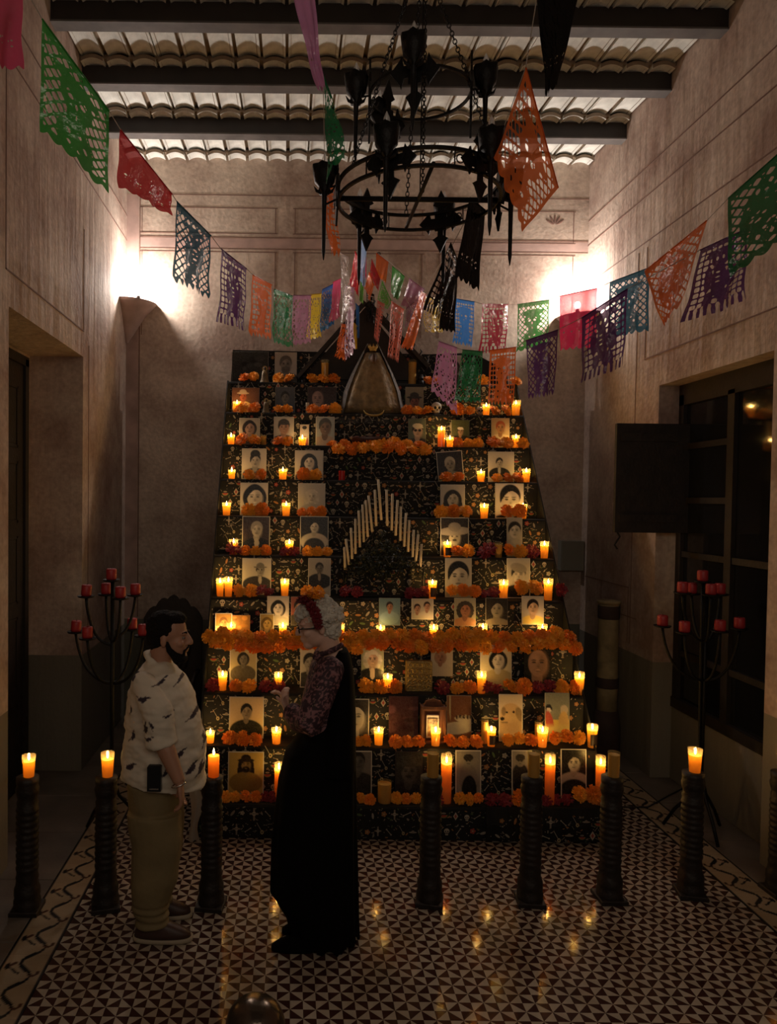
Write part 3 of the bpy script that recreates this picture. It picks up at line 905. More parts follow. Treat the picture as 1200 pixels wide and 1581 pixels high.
        for k in range(9): E(-.05 + .04 * k, .48 - .01 * (k % 3), .03, .04, (.35, .3, .22) if k % 2 else (.05, .03, .02))
        E(-.2, .2, .02, .35, (.4, .33, .2), .3)
    elif kd == 'land':
        for k in range(14): E(rs.uniform(-.5, .5) * a, rs.uniform(.1, .95), rs.uniform(.05, .16), rs.uniform(.03, .1), np.array(P['bg']) * rs.uniform(.3, 2.2), .5)
    elif kd == 'full':
        fx = P.get('fx', 0)
        c, sk = P.get('cl', G(.04)), P.get('sk', G(.45))
        E(fx, .62, .20, .36, P.get('cl2', G(.4))); E(fx - .12, .55, .06, .22, P.get('cl2', G(.4)) , .2, .3); E(fx + .14, .58, .06, .25, P.get('cl2', G(.4)), .2, -.4)
        E(fx + .02, .88, .17, .34, c); E(fx, .22, .10, .13, sk); E(fx, .14, .11, .08, P.get('hc', G(.03))); E(fx - .035, .22, .018, .012, G(.03)); E(fx + .035, .22, .018, .012, G(.03)); E(fx, .28, .03, .012, G(.1))
    img += rs.normal(0, .012, img.shape[:2])[..., None]
    return np.clip(img, .004, 1), W, H
def photo(row, xc, ytop, ybot, wpx, desc, P, tilt=0, lift=None, card='card', label=None, name='portrait_photo', dy=0.165):
    y0, z0 = shelf(row)
    Y = y0 + dy
    b_ = at(xc, ybot, Y); t = at(xc, ytop, Y)
    zb_ = b_.z
    if abs(zb_ - z0) < 0.09 : zb_ = z0 + 0.0015
    elif zb_ < z0 + 0.0015: zb_ = z0 + 0.0015
    elif zb_ - z0 >= 0.09: Y = y0 + DY - 0.035
    h = max(0.05, t.z - zb_); w = size_at(wpx, Y)
    root = tag(obj(name, None, loc=(b_.x, Y, zb_)), label or desc, 'photograph')
    lean = R(4.0) if h < .5 else R(3)
    root.rotation_euler = (-lean, R(tilt), 0)
    if tilt: root.location.z += w / 2 * abs(math.sin(R(tilt)))
    part('card', bbox_bev(-w / 2, w / 2, 0, 0.006, 0, h, .001), M[card], root)
    bd = 0.006 if P.get('border', 1) else 0.001
    img, W, H = paint((w - 2 * bd) / (h - 2 * bd), P, int(xc))
    vv = [Vector((-(w / 2 - bd) + (w - 2 * bd) * i / W, -0.0012, h - bd - (h - 2 * bd) * j / H)) for j in range(H + 1) for i in range(W + 1)]
    ff = [(j * (W + 1) + i, (j + 1) * (W + 1) + i, (j + 1) * (W + 1) + i + 1, j * (W + 1) + i + 1) for j in range(H) for i in range(W)]
    part('print', (vv, ff), M['photo'], root, cols=img.reshape(-1, 3))
    if P.get('frame'):
        k = 0.014
        part('picture_frame', join(box(-w / 2 - k, w / 2 + k, -.012, .008, h, h + k), box(-w / 2 - k, w / 2 + k, -.012, .008, 0, k), box(-w / 2 - k, -w / 2, -.012, .008, k, h), box(w / 2, w / 2 + k, -.012, .008, k, h)), M['gold'], root)
    PH.append((row, xc, wpx, root))
    return root
PH = []
g = G
L_ = 'long'
DATA = [
 # row, xc, ytop, ybot, w, label, params
 (11, 386, 542, 588, 56, 'dark landscape-shaped photograph with glare at the altar top left', dict(kind='land', bg=(.05, .05, .045), border=0, bg2=(.02, .02, .02))),
 (11, 441, 543, 588, 34, 'grey photograph of a bearded person in profile on the top shelf', dict(bg=g(.42), hair='short', beard=1, hc=g(.12), sk=g(.25), cl=g(.05), fr=.22, border=0)),
 (11, 700, 548, 588, 26, 'small pale photograph behind the lilac banner on the top shelf', dict(bg=g(.35), hair='bob', sk=g(.3), fr=.2)),
 (10, 379, 598, 638, 42, 'colour photograph of a person in white hat and white shirt', dict(bg=(.16, .07, .04), fx=-.1, hair='short', hat='brim', hatc=(.6, .45, .3), sk=(.45, .12, .05), cl=(.8, .5, .2), fr=.17, fy=.33, border=0)),  # orange light on the white clothes is put into the print colours
 (10, 440, 597, 638, 30, 'small glossy photograph leaning between marigolds on the second highest shelf', dict(bg=(.10, .10, .11), bg2=(.04, .05, .07), hair='short', sk=g(.2), cl=(.03, .05, .09), fr=.18, border=0)),
 (10, 497, 597, 638, 44, 'dark photograph showing a pale face at its left side', dict(bg=(.045, .02, .015), hair='bald', fx=-.16, sk=(.42, .26, .2), fr=.27, fy=.42, cl=(.02, .01, .01), border=0)),
 (10, 640, 597, 636, 28, 'photograph of a person in a dark hat right of the statue', dict(bg=(.30, .26, .18), hat='brim', sk=(.3, .12, .09), cl=g(.02), fr=.2, fy=.5, border=0)),
 (9, 385, 645, 690, 32, 'photograph of a dark-haired woman in a dim blue top', dict(bg=g(.40), hair='bob', sk=(.38, .24, .2), cl=(.05, .04, .06), fr=.24, fy=.36, hc=(.02, .012, .01))),
 (9, 438, 643, 690, 31, 'photograph of a smiling person in a skullcap with braids', dict(bg=g(.5), hair='short', hat='cap', hatc=g(.05), smile=1, sk=(.45, .26, .17), cl=(.01, .015, .02), fr=.24, fy=.36)),
 (9, 470, 655, 691, 14, 'narrow card with a small figure above a lit votive', dict(kind='full', bg=(.45, .38, .33), cl=(.25, .06, .04), border=0)),
 (9, 502, 643, 684, 29, 'photograph of a smiling elderly person on a pale grey ground', dict(bg=(.36, .38, .37), hair='short', hc=g(.08), sk=(.22, .14, .10), cl=(.4, .3, .25), smile=1, fr=.26, fy=.36)),
 (9, 644, 646, 688, 27, 'photograph of a person in white cap and dark sunglasses', dict(bg=(.10, .12, .10), hat='cap', hatc=g(.6), glasses=1, sk=(.5, .36, .3), cl=g(.03), fr=.22, fy=.42, fx=.02, border=0)),
 (9, 711, 648, 688, 28, 'outdoor photograph of a person in white cap and black jacket', dict(bg=(.10, .11, .05), bg2=(.03, .03, .02), hat='cap', hatc=g(.75), sk=(.4, .25, .17), cl=g(.015), fr=.13, fy=.4, sw=3, border=0)),
 (9, 773, 645, 690, 28, 'orange-lit photograph of a person in a light shawl', dict(bg=(.5, .32, .16), bg2=(.6, .5, .3), hair='short', hc=(.4, .1, .04), sk=(.5, .26, .12), cl=(.75, .6, .38), fr=.18, fy=.32, border=0)),  # orange glow on this print is part of its painted colours
 (8, 392, 692, 743, 38, 'black and white portrait of a woman with a high dark updo', dict(bg=g(.55), bg2=g(.62), hair='updo', sk=g(.5), cl=g(.10), fr=.21, fy=.40, fx=.04)),
 (8, 477, 695, 745, 44, 'black and white portrait of a woman with long wavy dark hair', dict(bg=g(.58), hair=L_, sk=g(.74), cl=g(.05), fr=.24, fy=.40, hc=g(.018))),
 (8, 697, 698, 745, 40, 'crooked dark portrait of an elderly person with white hair', dict(bg=(.018, .014, .016), hair='short', hc=g(.4), sk=g(.28), cl=g(.18), fr=.22, fy=.45, tiltp=1)),
 (8, 774, 697, 745, 40, 'signed black and white portrait of a person in a dark suit', dict(bg=g(.52), hair='short', sk=g(.45), cl=g(.02), vee=g(.55), fr=.14, fy=.36, sw=2.6, fx=-.06)),
 (7, 392, 745, 797, 43, 'black and white close portrait of a smiling woman with black hair', dict(bg=g(.6), hair='bob', sk=g(.8), smile=1, fr=.33, fy=.45, hc=g(.012), cl=g(.5), fx=.02)),
 (7, 481, 746, 797, 42, 'black and white portrait of a woman with light curled hair', dict(bg=g(.42), hair='curly', hc=g(.5), sk=g(.52), cl=g(.35), fr=.19, fy=.42)),
 (7, 699, 748, 797, 38, 'black and white portrait of a woman in a pale head covering', dict(bg=g(.5), hair=L_, hc=g(.02), sk=g(.5), cl=g(.03), fr=.23, fy=.44, lip=g(.05))),
 (7, 787, 746, 797, 44, 'large black and white close-up of a man half in shadow', dict(bg=g(.68), hair='short', sk=g(.55), cl=g(.015), fr=.36, fy=.48, hc=g(.012), fx=.02)),
 (6, 395, 797, 850, 43, 'black and white portrait of a moustached man in dark coat', dict(bg=(.05, .035, .035), hair='short', must=1, hc=g(.35), sk=g(.6), cl=g(.012), vee=g(.5), fr=.19, fy=.36, fx=.02)),
 (6, 485, 797, 852, 44, 'black and white portrait of a woman with bare shoulders', dict(bg=(.025, .022, .02), hair='short', hc=g(.015), sk=g(.6), bare=1, cl=g(.03), fr=.15, fy=.27, sw=2.5)),
 (6, 702, 799, 856, 44, 'black and white portrait of a moustached man in a wide sombrero', dict(bg=(.03, .025, .022), hat='sombrero', hatc=g(.36), must=1, sk=g(.52), cl=g(.02), vee=g(.4), fr=.21, fy=.50)),
 (6, 795, 799, 852, 24, 'narrow black and white portrait of a young woman looking back', dict(bg=g(.4), hair='short', hc=g(.02), sk=g(.58), cl=g(.35), fr=.19, fy=.34, border=0)),
 (5, 396, 862, 915, 45, 'black and white portrait of a man in hat holding a guitar', dict(bg=g(.62), hat='brim', hatc=g(.22), sk=g(.42), cl=g(.05), vee=g(.55), fr=.14, fy=.33, fx=.1, sw=3.0, shx=-.08)),
 (5, 493, 862, 916, 35, 'black and white portrait of a man in a dark jacket', dict(bg=g(.42), hair='short', sk=g(.16), cl=g(.02), vee=g(.25), fr=.13, fy=.26, sw=2.6)),
 (5, 708, 862, 917, 41, 'black and white close portrait of a young man with swept dark hair', dict(bg=g(.52), hair='short', hc=g(.012), sk=g(.62), cl=g(.45), fr=.33, fy=.48)),
 (5, 801, 862, 915, 36, 'black and white portrait of a woman in a turban with raised hand', dict(bg=g(.45), hat='turban', hatc=g(.30), hand=1, sk=g(.66), cl=g(.015), fr=.22, fy=.42)),
 (4, 345, 947, 978, 26, 'amber-lit framed photograph at the far left of the garland', dict(bg=(.40, .22, .06), hair='short', hc=(.2, .1, .03), sk=(.55, .3, .1), cl=(.4, .2, .05), fr=.2)),  # amber candle glow put into the print colours
 (4, 372, 950, 978, 28, 'amber-lit photograph behind the brightest votive above the garland', dict(kind='land', bg=(.40, .19, .05), border=0)),  # votive glow painted into the print as amber
 (4, 412, 948, 978, 22, 'narrow yellow-lit photograph left of the short-haired woman portrait', dict(bg=(.35, .25, .10), hair='bob', hc=(.14, .09, .03), sk=(.5, .35, .13), fr=.22)),  # yellow candle glow mixed into the print colours
 (4, 429, 921, 966, 34, 'white-bordered portrait of a woman with short dark hair and earrings', dict(bg=g(.62), hair='bob', sk=g(.72), cl=g(.45), fr=.24, fy=.42, hc=g(.02))),
 (4, 461, 922, 966, 24, 'reddish photograph hidden behind the grey-haired woman', dict(bg=(.3, .1, .07), hair='short', sk=(.45, .25, .18), fr=.2, border=0)),
 (4, 602, 924, 966, 33, 'colour photograph of a woman in blue flowered dress', dict(bg=(.16, .25, .29), hair='short', hc=(.03, .02, .02), sk=(.35, .18, .12), cl=(.22, .33, .38), fr=.15, fy=.32, sw=2.4, border=0)),
 (4, 653, 925, 957, 34, 'small colour photograph of two women side by side', dict(kind='two', bg=(.45, .40, .33), hair='short', hc=(.04, .02, .015), sk=(.45, .25, .18), cl=(.52, .47, .38), fr=.2)),
 (4, 719, 924, 967, 33, 'colour photograph of a smiling elderly woman with curled grey hair', dict(bg=(.33, .30, .22), hair='curly', hc=(.04, .035, .03), sk=(.33, .15, .09), cl=(.40, .2, .1), fr=.24, fy=.42, smile=1, border=0)),
 (4, 768, 924, 965, 34, 'grey vignette portrait of a young woman', dict(bg=(.03, .025, .02), hair='bob', hc=(.03, .025, .02), sk=(.36, .32, .24), cl=(.28, .24, .17), fr=.3, fy=.42, border=0)),
 (4, 824, 921, 965, 34, 'portrait of a thin-faced man with tousled hair in open collar', dict(bg=g(.52), hair='short', hc=(.02, .012, .01), sk=(.62, .42, .28), cl=(.75, .55, .16), fr=.25, fy=.40)),
 (3, 375, 1003, 1068, 42, 'tall pale photograph of a dark-haired woman looking down', dict(bg=(.46, .38, .22), hair='bob', hc=g(.02), sk=g(.20), cl=(.10, .085, .06), fr=.15, fy=.25, sw=2.4)),
 (3, 478, 1000, 1062, 30, 'pale photograph half hidden behind the grey-haired woman', dict(bg=g(.6), hair='short', sk=g(.4), fr=.2)),
 (3, 575, 1000, 1060, 35, 'colour photograph of a smiling white-haired woman in garden', dict(bg=(.42, .42, .26), hair='curly', hc=(.65, .6, .5), sk=(.6, .4, .28), cl=g(.015), vee=(.65, .5, .38), fr=.18, fy=.30, smile=1, border=0)),
 (3, 683, 998, 1045, 34, 'pale sepia photograph of a small seated figure', dict(bg=(.55, .46, .35), hair='bob', hc=(.35, .22, .15), sk=(.40, .2, .13), cl=(.5, .42, .32), fr=.18, fy=.38, fx=-.05, border=0)),
 (3, 766, 997, 1062, 49, 'large portrait of a woman with dark bob and patterned shawl', dict(bg=(.60, .52, .36), hair='bob', hc=g(.014), sk=g(.7), cl=(.40, .32, .17), fr=.19, fy=.33, fx=.05)),
 (3, 831, 997, 1050, 42, 'photograph of a bald smiling man on a black ground', dict(bg=(.008, .007, .006), hair='bald', sk=(.5, .27, .16), cl=(.008, .007, .006), smile=1, fr=.30, fy=.40, border=0, cd=1)),
 (2, 380, 1077, 1150, 54, 'large portrait of a young man in a dark buttoned shirt', dict(bg=(.62, .45, .25), hair='short', hc=g(.012), sk=(.33, .26, .18), cl=(.025, .025, .015), fr=.17, fy=.36, sw=2.5)),
 (2, 553, 1080, 1142, 34, 'black and white portrait cut off by the woman in black', dict(bg=g(.05), hair='short', sk=g(.6), fr=.35, fy=.45, fx=-.1, cl=g(.05))),
 (2, 623, 1076, 1140, 46, 'dark plum-toned photograph of figures at night', dict(kind='land', bg=(.085, .035, .035), border=0, cd=1)),
 (2, 709, 1075, 1140, 38, 'brown photograph of hands holding a small object', dict(kind='hands', bg=(.17, .07, .035), border=0)),
 (2, 789, 1073, 1140, 37, 'photograph of a golden dog looking left', dict(kind='dog', bg=(.62, .5, .33))),
 (2, 861, 1071, 1138, 38, 'colour photograph of two figures sitting on yellow grass', dict(kind='pair', bg=(.20, .21, .17), border=0)),
 (1, 379, 1162, 1245, 56, 'yellow-lit portrait of a man with long beard, hat and clasped hands', dict(bg=(.50, .34, .10), hair=L_, hat='brim', hatc=(.03, .02, .01), beard=1, hc=(.02, .012, .006), sk=(.30, .2, .08), cl=(.25, .16, .045), fr=.16, fy=.30, sw=2.6)),  # yellow candlelight put into the portrait colours
 (1, 560, 1161, 1240, 28, 'tall white-edged photograph at the right side of the black dress', dict(bg=(.18, .16, .14), hair='short', sk=g(.14), cl=g(.03), fr=.2, fy=.25, fx=-.12)),
 (1, 631, 1162, 1242, 43, 'dark portrait of a weathered moustached man in a hat', dict(bg=g(.035), hat='brim', hatc=g(.05), must=1, sk=g(.095), hc=g(.03), cl=g(.02), fr=.25, fy=.45, cd=1)),
 (1, 723, 1160, 1242, 40, 'grey photograph of a child in dark trousers and pale shirt', dict(kind='full', bg=g(.24), cl=g(.012), cl2=g(.20), sk=g(.22))),
 (1, 806, 1160, 1242, 32, 'photograph of a person in dark suit half behind a pillar', dict(kind='full', bg=g(.26), cl=g(.012), cl2=g(.03), sk=g(.22), fx=-.04)),
 (1, 886, 1158, 1240, 40, 'black and white photograph of a woman looking over her bare shoulder', dict(bg=(.012, .01, .01), hair='short', hc=g(.01), sk=g(.40), bare=1, cl=g(.02), fr=.17, fy=.28, fx=.0)),
]
for (row, xc, yt, yb_, w, lab, P) in DATA:
    photo(row, xc, yt, yb_, w, lab, P, tilt=(-5 if P.get('tiltp') else 0), card='card_dark' if P.get('cd') else 'card')
# short handles for relation labels
def short(root):
    l = root['label']
    for a in ('black and white ', 'colour ', 'small ', 'large ', 'tall ', 'narrow '): l = l.replace(a, '')
    l = l.replace(' a object', ' an object')
    w = l.split()[:8]
    while w[-1].rstrip(',') in ('a', 'an', 'the', 'of', 'with', 'and', 'in', 'on', 'at', 'her', 'his', 'dark', 'high', 'swept', 'wavy', 'white', 'black', 'light', 'holding', 'bare', 'dim', 'over', 'looking', 'second', 'crimson'): w.pop()
    return ' '.join(w).rstrip(',')

# ------------------------------------------------------------------ candles
def cup_prof(h, r, ta=0.82):
    return [(r * ta, 0), (r * ta, 0.004), (r * (ta + .08), h * .4), (r, h * .97), (r * 1.02, h)]
def open_cup(prof, n=16):
    v, f = lathe(prof, n, cap=False)
    f.append(tuple(range(n - 1, -1, -1)))
    return v, f
def flame_prof(s): return [(0.001 * s, 0), (0.0042 * s, .006 * s), (.0048 * s, .011 * s), (.003 * s, .019 * s), (.0012 * s, .025 * s), (.0003 * s, .029 * s)]
MC = {}
def candle_meshes(kind):
    """unit meshes: height 1, radius 1 (scaled per candle)"""
    if kind in MC: return MC[kind]
    lit = kind in 'LTPO'
    ta = 0.80 if kind in 'LPU' else 0.97
    lvl = {'L': .74, 'P': .78, 'T': .82, 'O': .86, 'U': .86, 'G': .90, 'R': .5, 'D': .9}[kind]
    r = {}
    wm = {'L': 'wax', 'P': 'wax', 'T': 'wax_orange', 'O': 'wax_orange', 'U': 'waxdull', 'G': 'waxdull', 'R': 'redglass', 'D': 'ivory'}[kind]
    wp = [(ta * .93, .01), ((ta + (1 - ta) * lvl) * .94, lvl)]
    v, f = lathe(wp, 16, cap=False)
    r['wax'] = mesh('wax', (v, f + [tuple(range(15, -1, -1))]), M[wm], True)
    vt, ft = lathe([((ta + (1 - ta) * lvl) * .93, lvl - .005), (.3, lvl - .025), (.02, lvl - .03)], 16, cap=False)
    r['wax_pool'] = mesh('wax_pool', (vt, ft), M['waxtop'] if lit else M[wm], True)
    r['glass'] = mesh('glass_cup', open_cup([(ta, 0), (ta, .01), (ta + (1 - ta) * .5, .5), (1, 1)]), M['redglass'] if kind == 'R' else M['glass'], True)
    MC[kind] = r
    return r
flame_me = mesh('flame', lathe(flame_prof(1.0), 8), M['flame'], True)
wick_me = mesh('wick', lathe([(.0008, 0), (.0008, .006)], 6), M['wick'])
lab_me = {}
CANDLE_W = 0.74
def candle(base, h, r, kind, label, cat='candle', power=None, name='votive_candle', group=None):
    t = thing(name, label, cat, tuple(base), random.uniform(0, 6), group)
    ms = candle_meshes(kind)
    for k in ('wax', 'wax_pool', 'glass'):
        if k == 'glass' and kind in 'DO': continue
        o = obj({'glass': 'glass_cup'}.get(k, k), ms[k], t)
        o.scale = (r, r, h)
    lvl = {'L': .74, 'P': .78, 'T': .82, 'O': .86}.get(kind, .8)
    if kind in 'LTPO':
        obj('wick', wick_me, t, (0, 0, h * lvl - .003))
        fo = obj('flame', flame_me, t, (0, 0, h * lvl + .002)); s_ = 1.0 if r < .03 else 1.3
        fo.scale = (s_, s_, s_)
        point_light('candle_light', (0, 0, h * lvl + .013), CANDLE_W * (power or 1), (1.0, 0.56, 0.19), 0.008, t)
    if kind == 'P' or kind == 'Q':
        n = 7; v, f = [], []
        for i in range(n + 1):
            a = -1.1 + 2.2 * i / n
            for z in (.12, .62):
                v.append(Vector((r * 1.02 * (0.80 + .2 * z) * math.sin(a), -r * 1.02 * (0.80 + .2 * z) * math.cos(a), z * h)))
        for i in range(n): f.append((2 * i, 2 * i + 2, 2 * i + 3, 2 * i + 1))
        lo = part('paper_label', (v, f), M['label'], t); lo.rotation_euler = (0, 0, -t.rotation_euler.z + .4)
    return t
CD = [
 # row, x, ytop, width px, kind
 (10, 366, 620, 13, 'L'), (10, 751, 624, 12, 'L'), (10, 797, 619, 14, 'L'), (10, 475, 620, 6, 'D'), (10, 703, 616, 7, 'D'),
 (9, 357, 671, 12, 'L'), (9, 467, 675, 13, 'L'), (9, 407, 672, 10, 'U'), (9, 682, 659, 12, 'T'), (9, 695, 675, 12, 'L'), (9, 797, 672, 12, 'L'),
 (8, 358, 725, 12, 'L'), (8, 437, 724, 14, 'L'), (8, 743, 727, 13, 'L'), (8, 813, 724, 13, 'L'), (8, 528, 727, 10, 'R'),
 (7, 350, 776, 14, 'L'), (7, 442, 776, 14, 'L'), (7, 748, 778, 14, 'L'), (7, 808, 778, 13, 'L'),
 (6, 361, 833, 14, 'L'), (6, 447, 834, 14, 'L'), (6, 691, 836, 13, 'P'), (6, 770, 838, 13, 'U'), (6, 841, 836, 14, 'L'),
 (5, 340, 893, 13, 'L'), (5, 353, 891, 14, 'L'), (5, 440, 894, 14, 'L'), (5, 668, 896, 14, 'P'), (5, 778, 895, 15, 'L'), (5, 847, 893, 15, 'L'),
 (4, 339, 967, 12, 'L'), (4, 357, 962, 15, 'L'), (4, 437, 962, 13, 'L'), (4, 526, 963, 13, 'L'), (4, 588, 966, 14, 'L'), (4, 670, 965, 14, 'L'), (4, 746, 963, 14, 'L'), (4, 838, 964, 15, 'L'),
 (3, 344, 1037, 15, 'L'), (3, 430, 1038, 13, 'L'), (3, 599, 1041, 15, 'L'), (3, 744, 1037, 15, 'L'), (3, 895, 1038, 16, 'L'),
 (2, 325, 1129, 14, 'L'), (2, 427, 1124, 16, 'L'), (2, 585, 1124, 16, 'L'), (2, 673, 1124, 16, 'L'), (2, 759, 1123, 15, 'P'), (2, 749, 1110, 11, 'G'), (2, 838, 1123, 17, 'L'), (2, 832, 1114, 12, 'G'), (2, 915, 1119, 17, 'P'),
 (1, 431, 1178, 15, 'T'), (1, 594, 1206, 22, 'G'), (1, 690, 1165, 17, 'T'), (1, 850, 1165, 16, 'T'), (1, 928, 1167, 15, 'T'),
 (11, 502, 556, 13, 'U'), (11, 637, 556, 13, 'G'),
]
WORD = {'L': 'lit amber votive candle', 'P': 'lit votive candle with dark paper label', 'T': 'tall lit orange glass candle', 'U': 'unlit amber votive candle', 'G': 'unlit yellow glass candle', 'R': 'small red glass votive', 'D': 'slim white candle stub'}
ORD = ['lowest', 'second', 'third', 'fourth', 'fifth', 'sixth', 'seventh', 'eighth', 'ninth', 'tenth', 'top']
used = set()
ALLF = {}
def relabel(base, row, x):
    near = sorted([(abs(xc - x), xc, rt) for (r_, xc, w, rt) in PH if r_ == row], key=lambda q: q[0])
    for d, xc, rt in near[:3]:
        side = 'left of' if x < xc else 'right of'
        s = '%s just %s the %s' % (base, side, short(rt))
        if len(s.split()) > 16: s = ' '.join(s.split()[:16])
        if s not in used:
            used.add(s); return s
    s = '%s on the %s shelf, far %s' % (base, ORD[row - 1], 'left' if x < 600 else 'right')
    k = 0
    while s in used:
        k += 1; s += ' side' if k == 1 else ' end'
    used.add(s)
    return s
for row, x, yt, w, kd in CD:
    y0, z0 = shelf(row)
    front = kd not in 'GD' or row == 1
    Y = y0 + (0.065 if front else 0.12)
    if row == 4: Y = y0 + .10
    p = at(x, yt, Y)
    h = p.z - z0
    candle((p.x, Y, z0 + .001), h, size_at(w, Y) / 2, kd, relabel(WORD[kd], row, x), power=1.0)

# ------------------------------------------------------------------ flowers
def blossom(seed, n=110):
    rnd = random.Random(seed); V, Fc = [], []
    for k in range(n):
        t = k / n
        pol = math.acos(1 - 1.25 * t)           # from the crown outwards
        az = k * 2.39996 + rnd.uniform(-.3, .3)
        d = Vector((math.sin(pol) * math.cos(az), math.sin(pol) * math.sin(az), math.cos(pol) * 0.72))
        d.x += rnd.uniform(-.12, .12); d.y += rnd.uniform(-.12, .12)
        side = Vector((-math.sin(az), math.cos(az), rnd.uniform(-.3, .3))).normalized()
        b0 = d * rnd.uniform(.35, .5); e = d.normalized() * rnd.uniform(.80, 1.06) * (1 if pol < 1.2 else 1.05); e.z *= .8
        wd = rnd.uniform(.09, .15)
        q = len(V)
        mid = (b0 + e) / 2 + d.normalized() * .05
        V += [b0 - side * wd * .4, b0 + side * wd * .4, mid - side * wd, mid + d.normalized() * .07, mid + side * wd,
              e - side * wd * .95, e + d.normalized() * -.06 + Vector((0, 0, rnd.uniform(-.06, .1))), e + side * wd * .95]
        Fc += [(q, q + 1, q + 4, q + 3), (q, q + 3, q + 2), (q + 2, q + 3, q + 6, q + 5), (q + 3, q + 4, q + 7, q + 6)]
    c, fc = ball((0, 0, .08), (.5, .5, .34), 10, 6)
    q = len(V); V += c; Fc += [tuple(i + q for i in x) for x in fc]
    return V, Fc
B_OR = [mesh('marigold_head', blossom(s), M['marigold' if s % 2 else 'marigold2']) for s in range(6)]
B_RED = [mesh('cockscomb_head', blossom(s + 20, 50), M['cocks']) for s in range(3)]
def flower(kind, p, r, parent=None, label=None, group=None):
    me = random.choice(B_OR if kind == 'o' else B_RED)
    o = obj('marigold_blossom' if kind == 'o' else 'cockscomb_blossom', me, parent, p)
    o.rotation_euler = (R(random.uniform(30, 80)), R(random.uniform(-25, 25)), random.uniform(-.6, .6))
    o.scale = (r, r, r * random.uniform(.85, 1.0))
    if label: tag(o, label, 'flower', group)
    return o
FD = [
 # row, x0, x1, yc, n, kind
 (11, 371, 399, 583, 2, 'o'), (11, 421, 455, 588, 2, 'o'), (11, 474, 524, 586, 3, 'o'), (11, 655, 682, 593, 2, 'o'), (11, 738, 750, 595, 1, 'o'), (11, 790, 803, 600, 1, 'o'),
 (10, 364, 402, 634, 2, 'o'), (10, 424, 450, 634, 2, 'o'), (10, 474, 526, 634, 3, 'o'), (10, 622, 652, 638, 2, 'o'), (10, 652, 668, 641, 1, 'o'), (10, 698, 734, 636, 2, 'o'), (10, 756, 790, 636, 2, 'o'),
 (9, 364, 402, 687, 2, 'o'), (9, 423, 451, 687, 2, 'o'), (9, 700, 745, 690, 3, 'o'), (9, 753, 792, 690, 2, 'o'), (9, 803, 812, 700, 1, 'o'),
 (8, 376, 412, 740, 2, 'o'), (8, 460, 496, 741, 2, 'o'), (8, 680, 716, 738, 2, 'o'), (8, 760, 808, 739, 3, 'o'),
 (7, 374, 414, 790, 2, 'o'), (7, 460, 503, 792, 3, 'o'), (7, 672, 728, 790, 3, 'o'), (7, 773, 812, 790, 2, 'o'),
 (6, 371, 418, 852, 3, 'o'), (6, 468, 512, 853, 3, 'o'), (6, 698, 731, 851, 2, 'o'), (6, 777, 812, 851, 2, 'o'),
 (6, 349, 371, 853, 1, 'r'), (6, 434, 460, 855, 2, 'r'), (6, 812, 832, 855, 1, 'r'), (6, 740, 765, 858, 1, 'r'),
 (5, 358, 398, 912, 2, 'o'), (5, 465, 500, 915, 2, 'o'), (5, 690, 742, 912, 3, 'o'), (5, 794, 837, 908, 2, 'o'),
 (5, 398, 422, 913, 2, 'r'), (5, 525, 560, 913, 2, 'r'), (5, 628, 662, 915, 3, 'r'), (5, 742, 770, 916, 2, 'r'), (5, 857, 876, 912, 1, 'r'),
 (3, 355, 394, 1063, 2, 'o'), (3, 554, 600, 1064, 2, 'o'), (3, 600, 620, 1066, 1, 'o'), (3, 696, 736, 1062, 2, 'o'), (3, 776, 820, 1060, 2, 'o'), (3, 857, 897, 1060, 2, 'o'),
 (3, 318, 340, 1064, 1, 'r'), (3, 400, 440, 1066, 2, 'r'), (3, 672, 694, 1065, 1, 'r'), (3, 745, 776, 1062, 2, 'r'), (3, 822, 857, 1060, 2, 'r'),
 (2, 345, 404, 1145, 3, 'o'), (2, 546, 571, 1146, 2, 'o'), (2, 603, 655, 1147, 3, 'o'), (2, 686, 745, 1148, 3, 'o'), (2, 776, 828, 1142, 3, 'o'), (2, 848, 903, 1138, 3, 'o'),
 (1, 340, 402, 1238, 4, 'o'), (1, 550, 578, 1237, 2, 'o'), (1, 604, 650, 1238, 3, 'o'), (1, 703, 746, 1234, 3, 'o'), (1, 790, 812, 1232, 1, 'o'), (1, 884, 928, 1228, 2, 'o'),
 (1, 402, 430, 1236, 2, 'r'), (1, 750, 790, 1240, 2, 'r'), (1, 835, 884, 1236, 3, 'r'), (1, 652, 684, 1238, 2, 'r'),
]
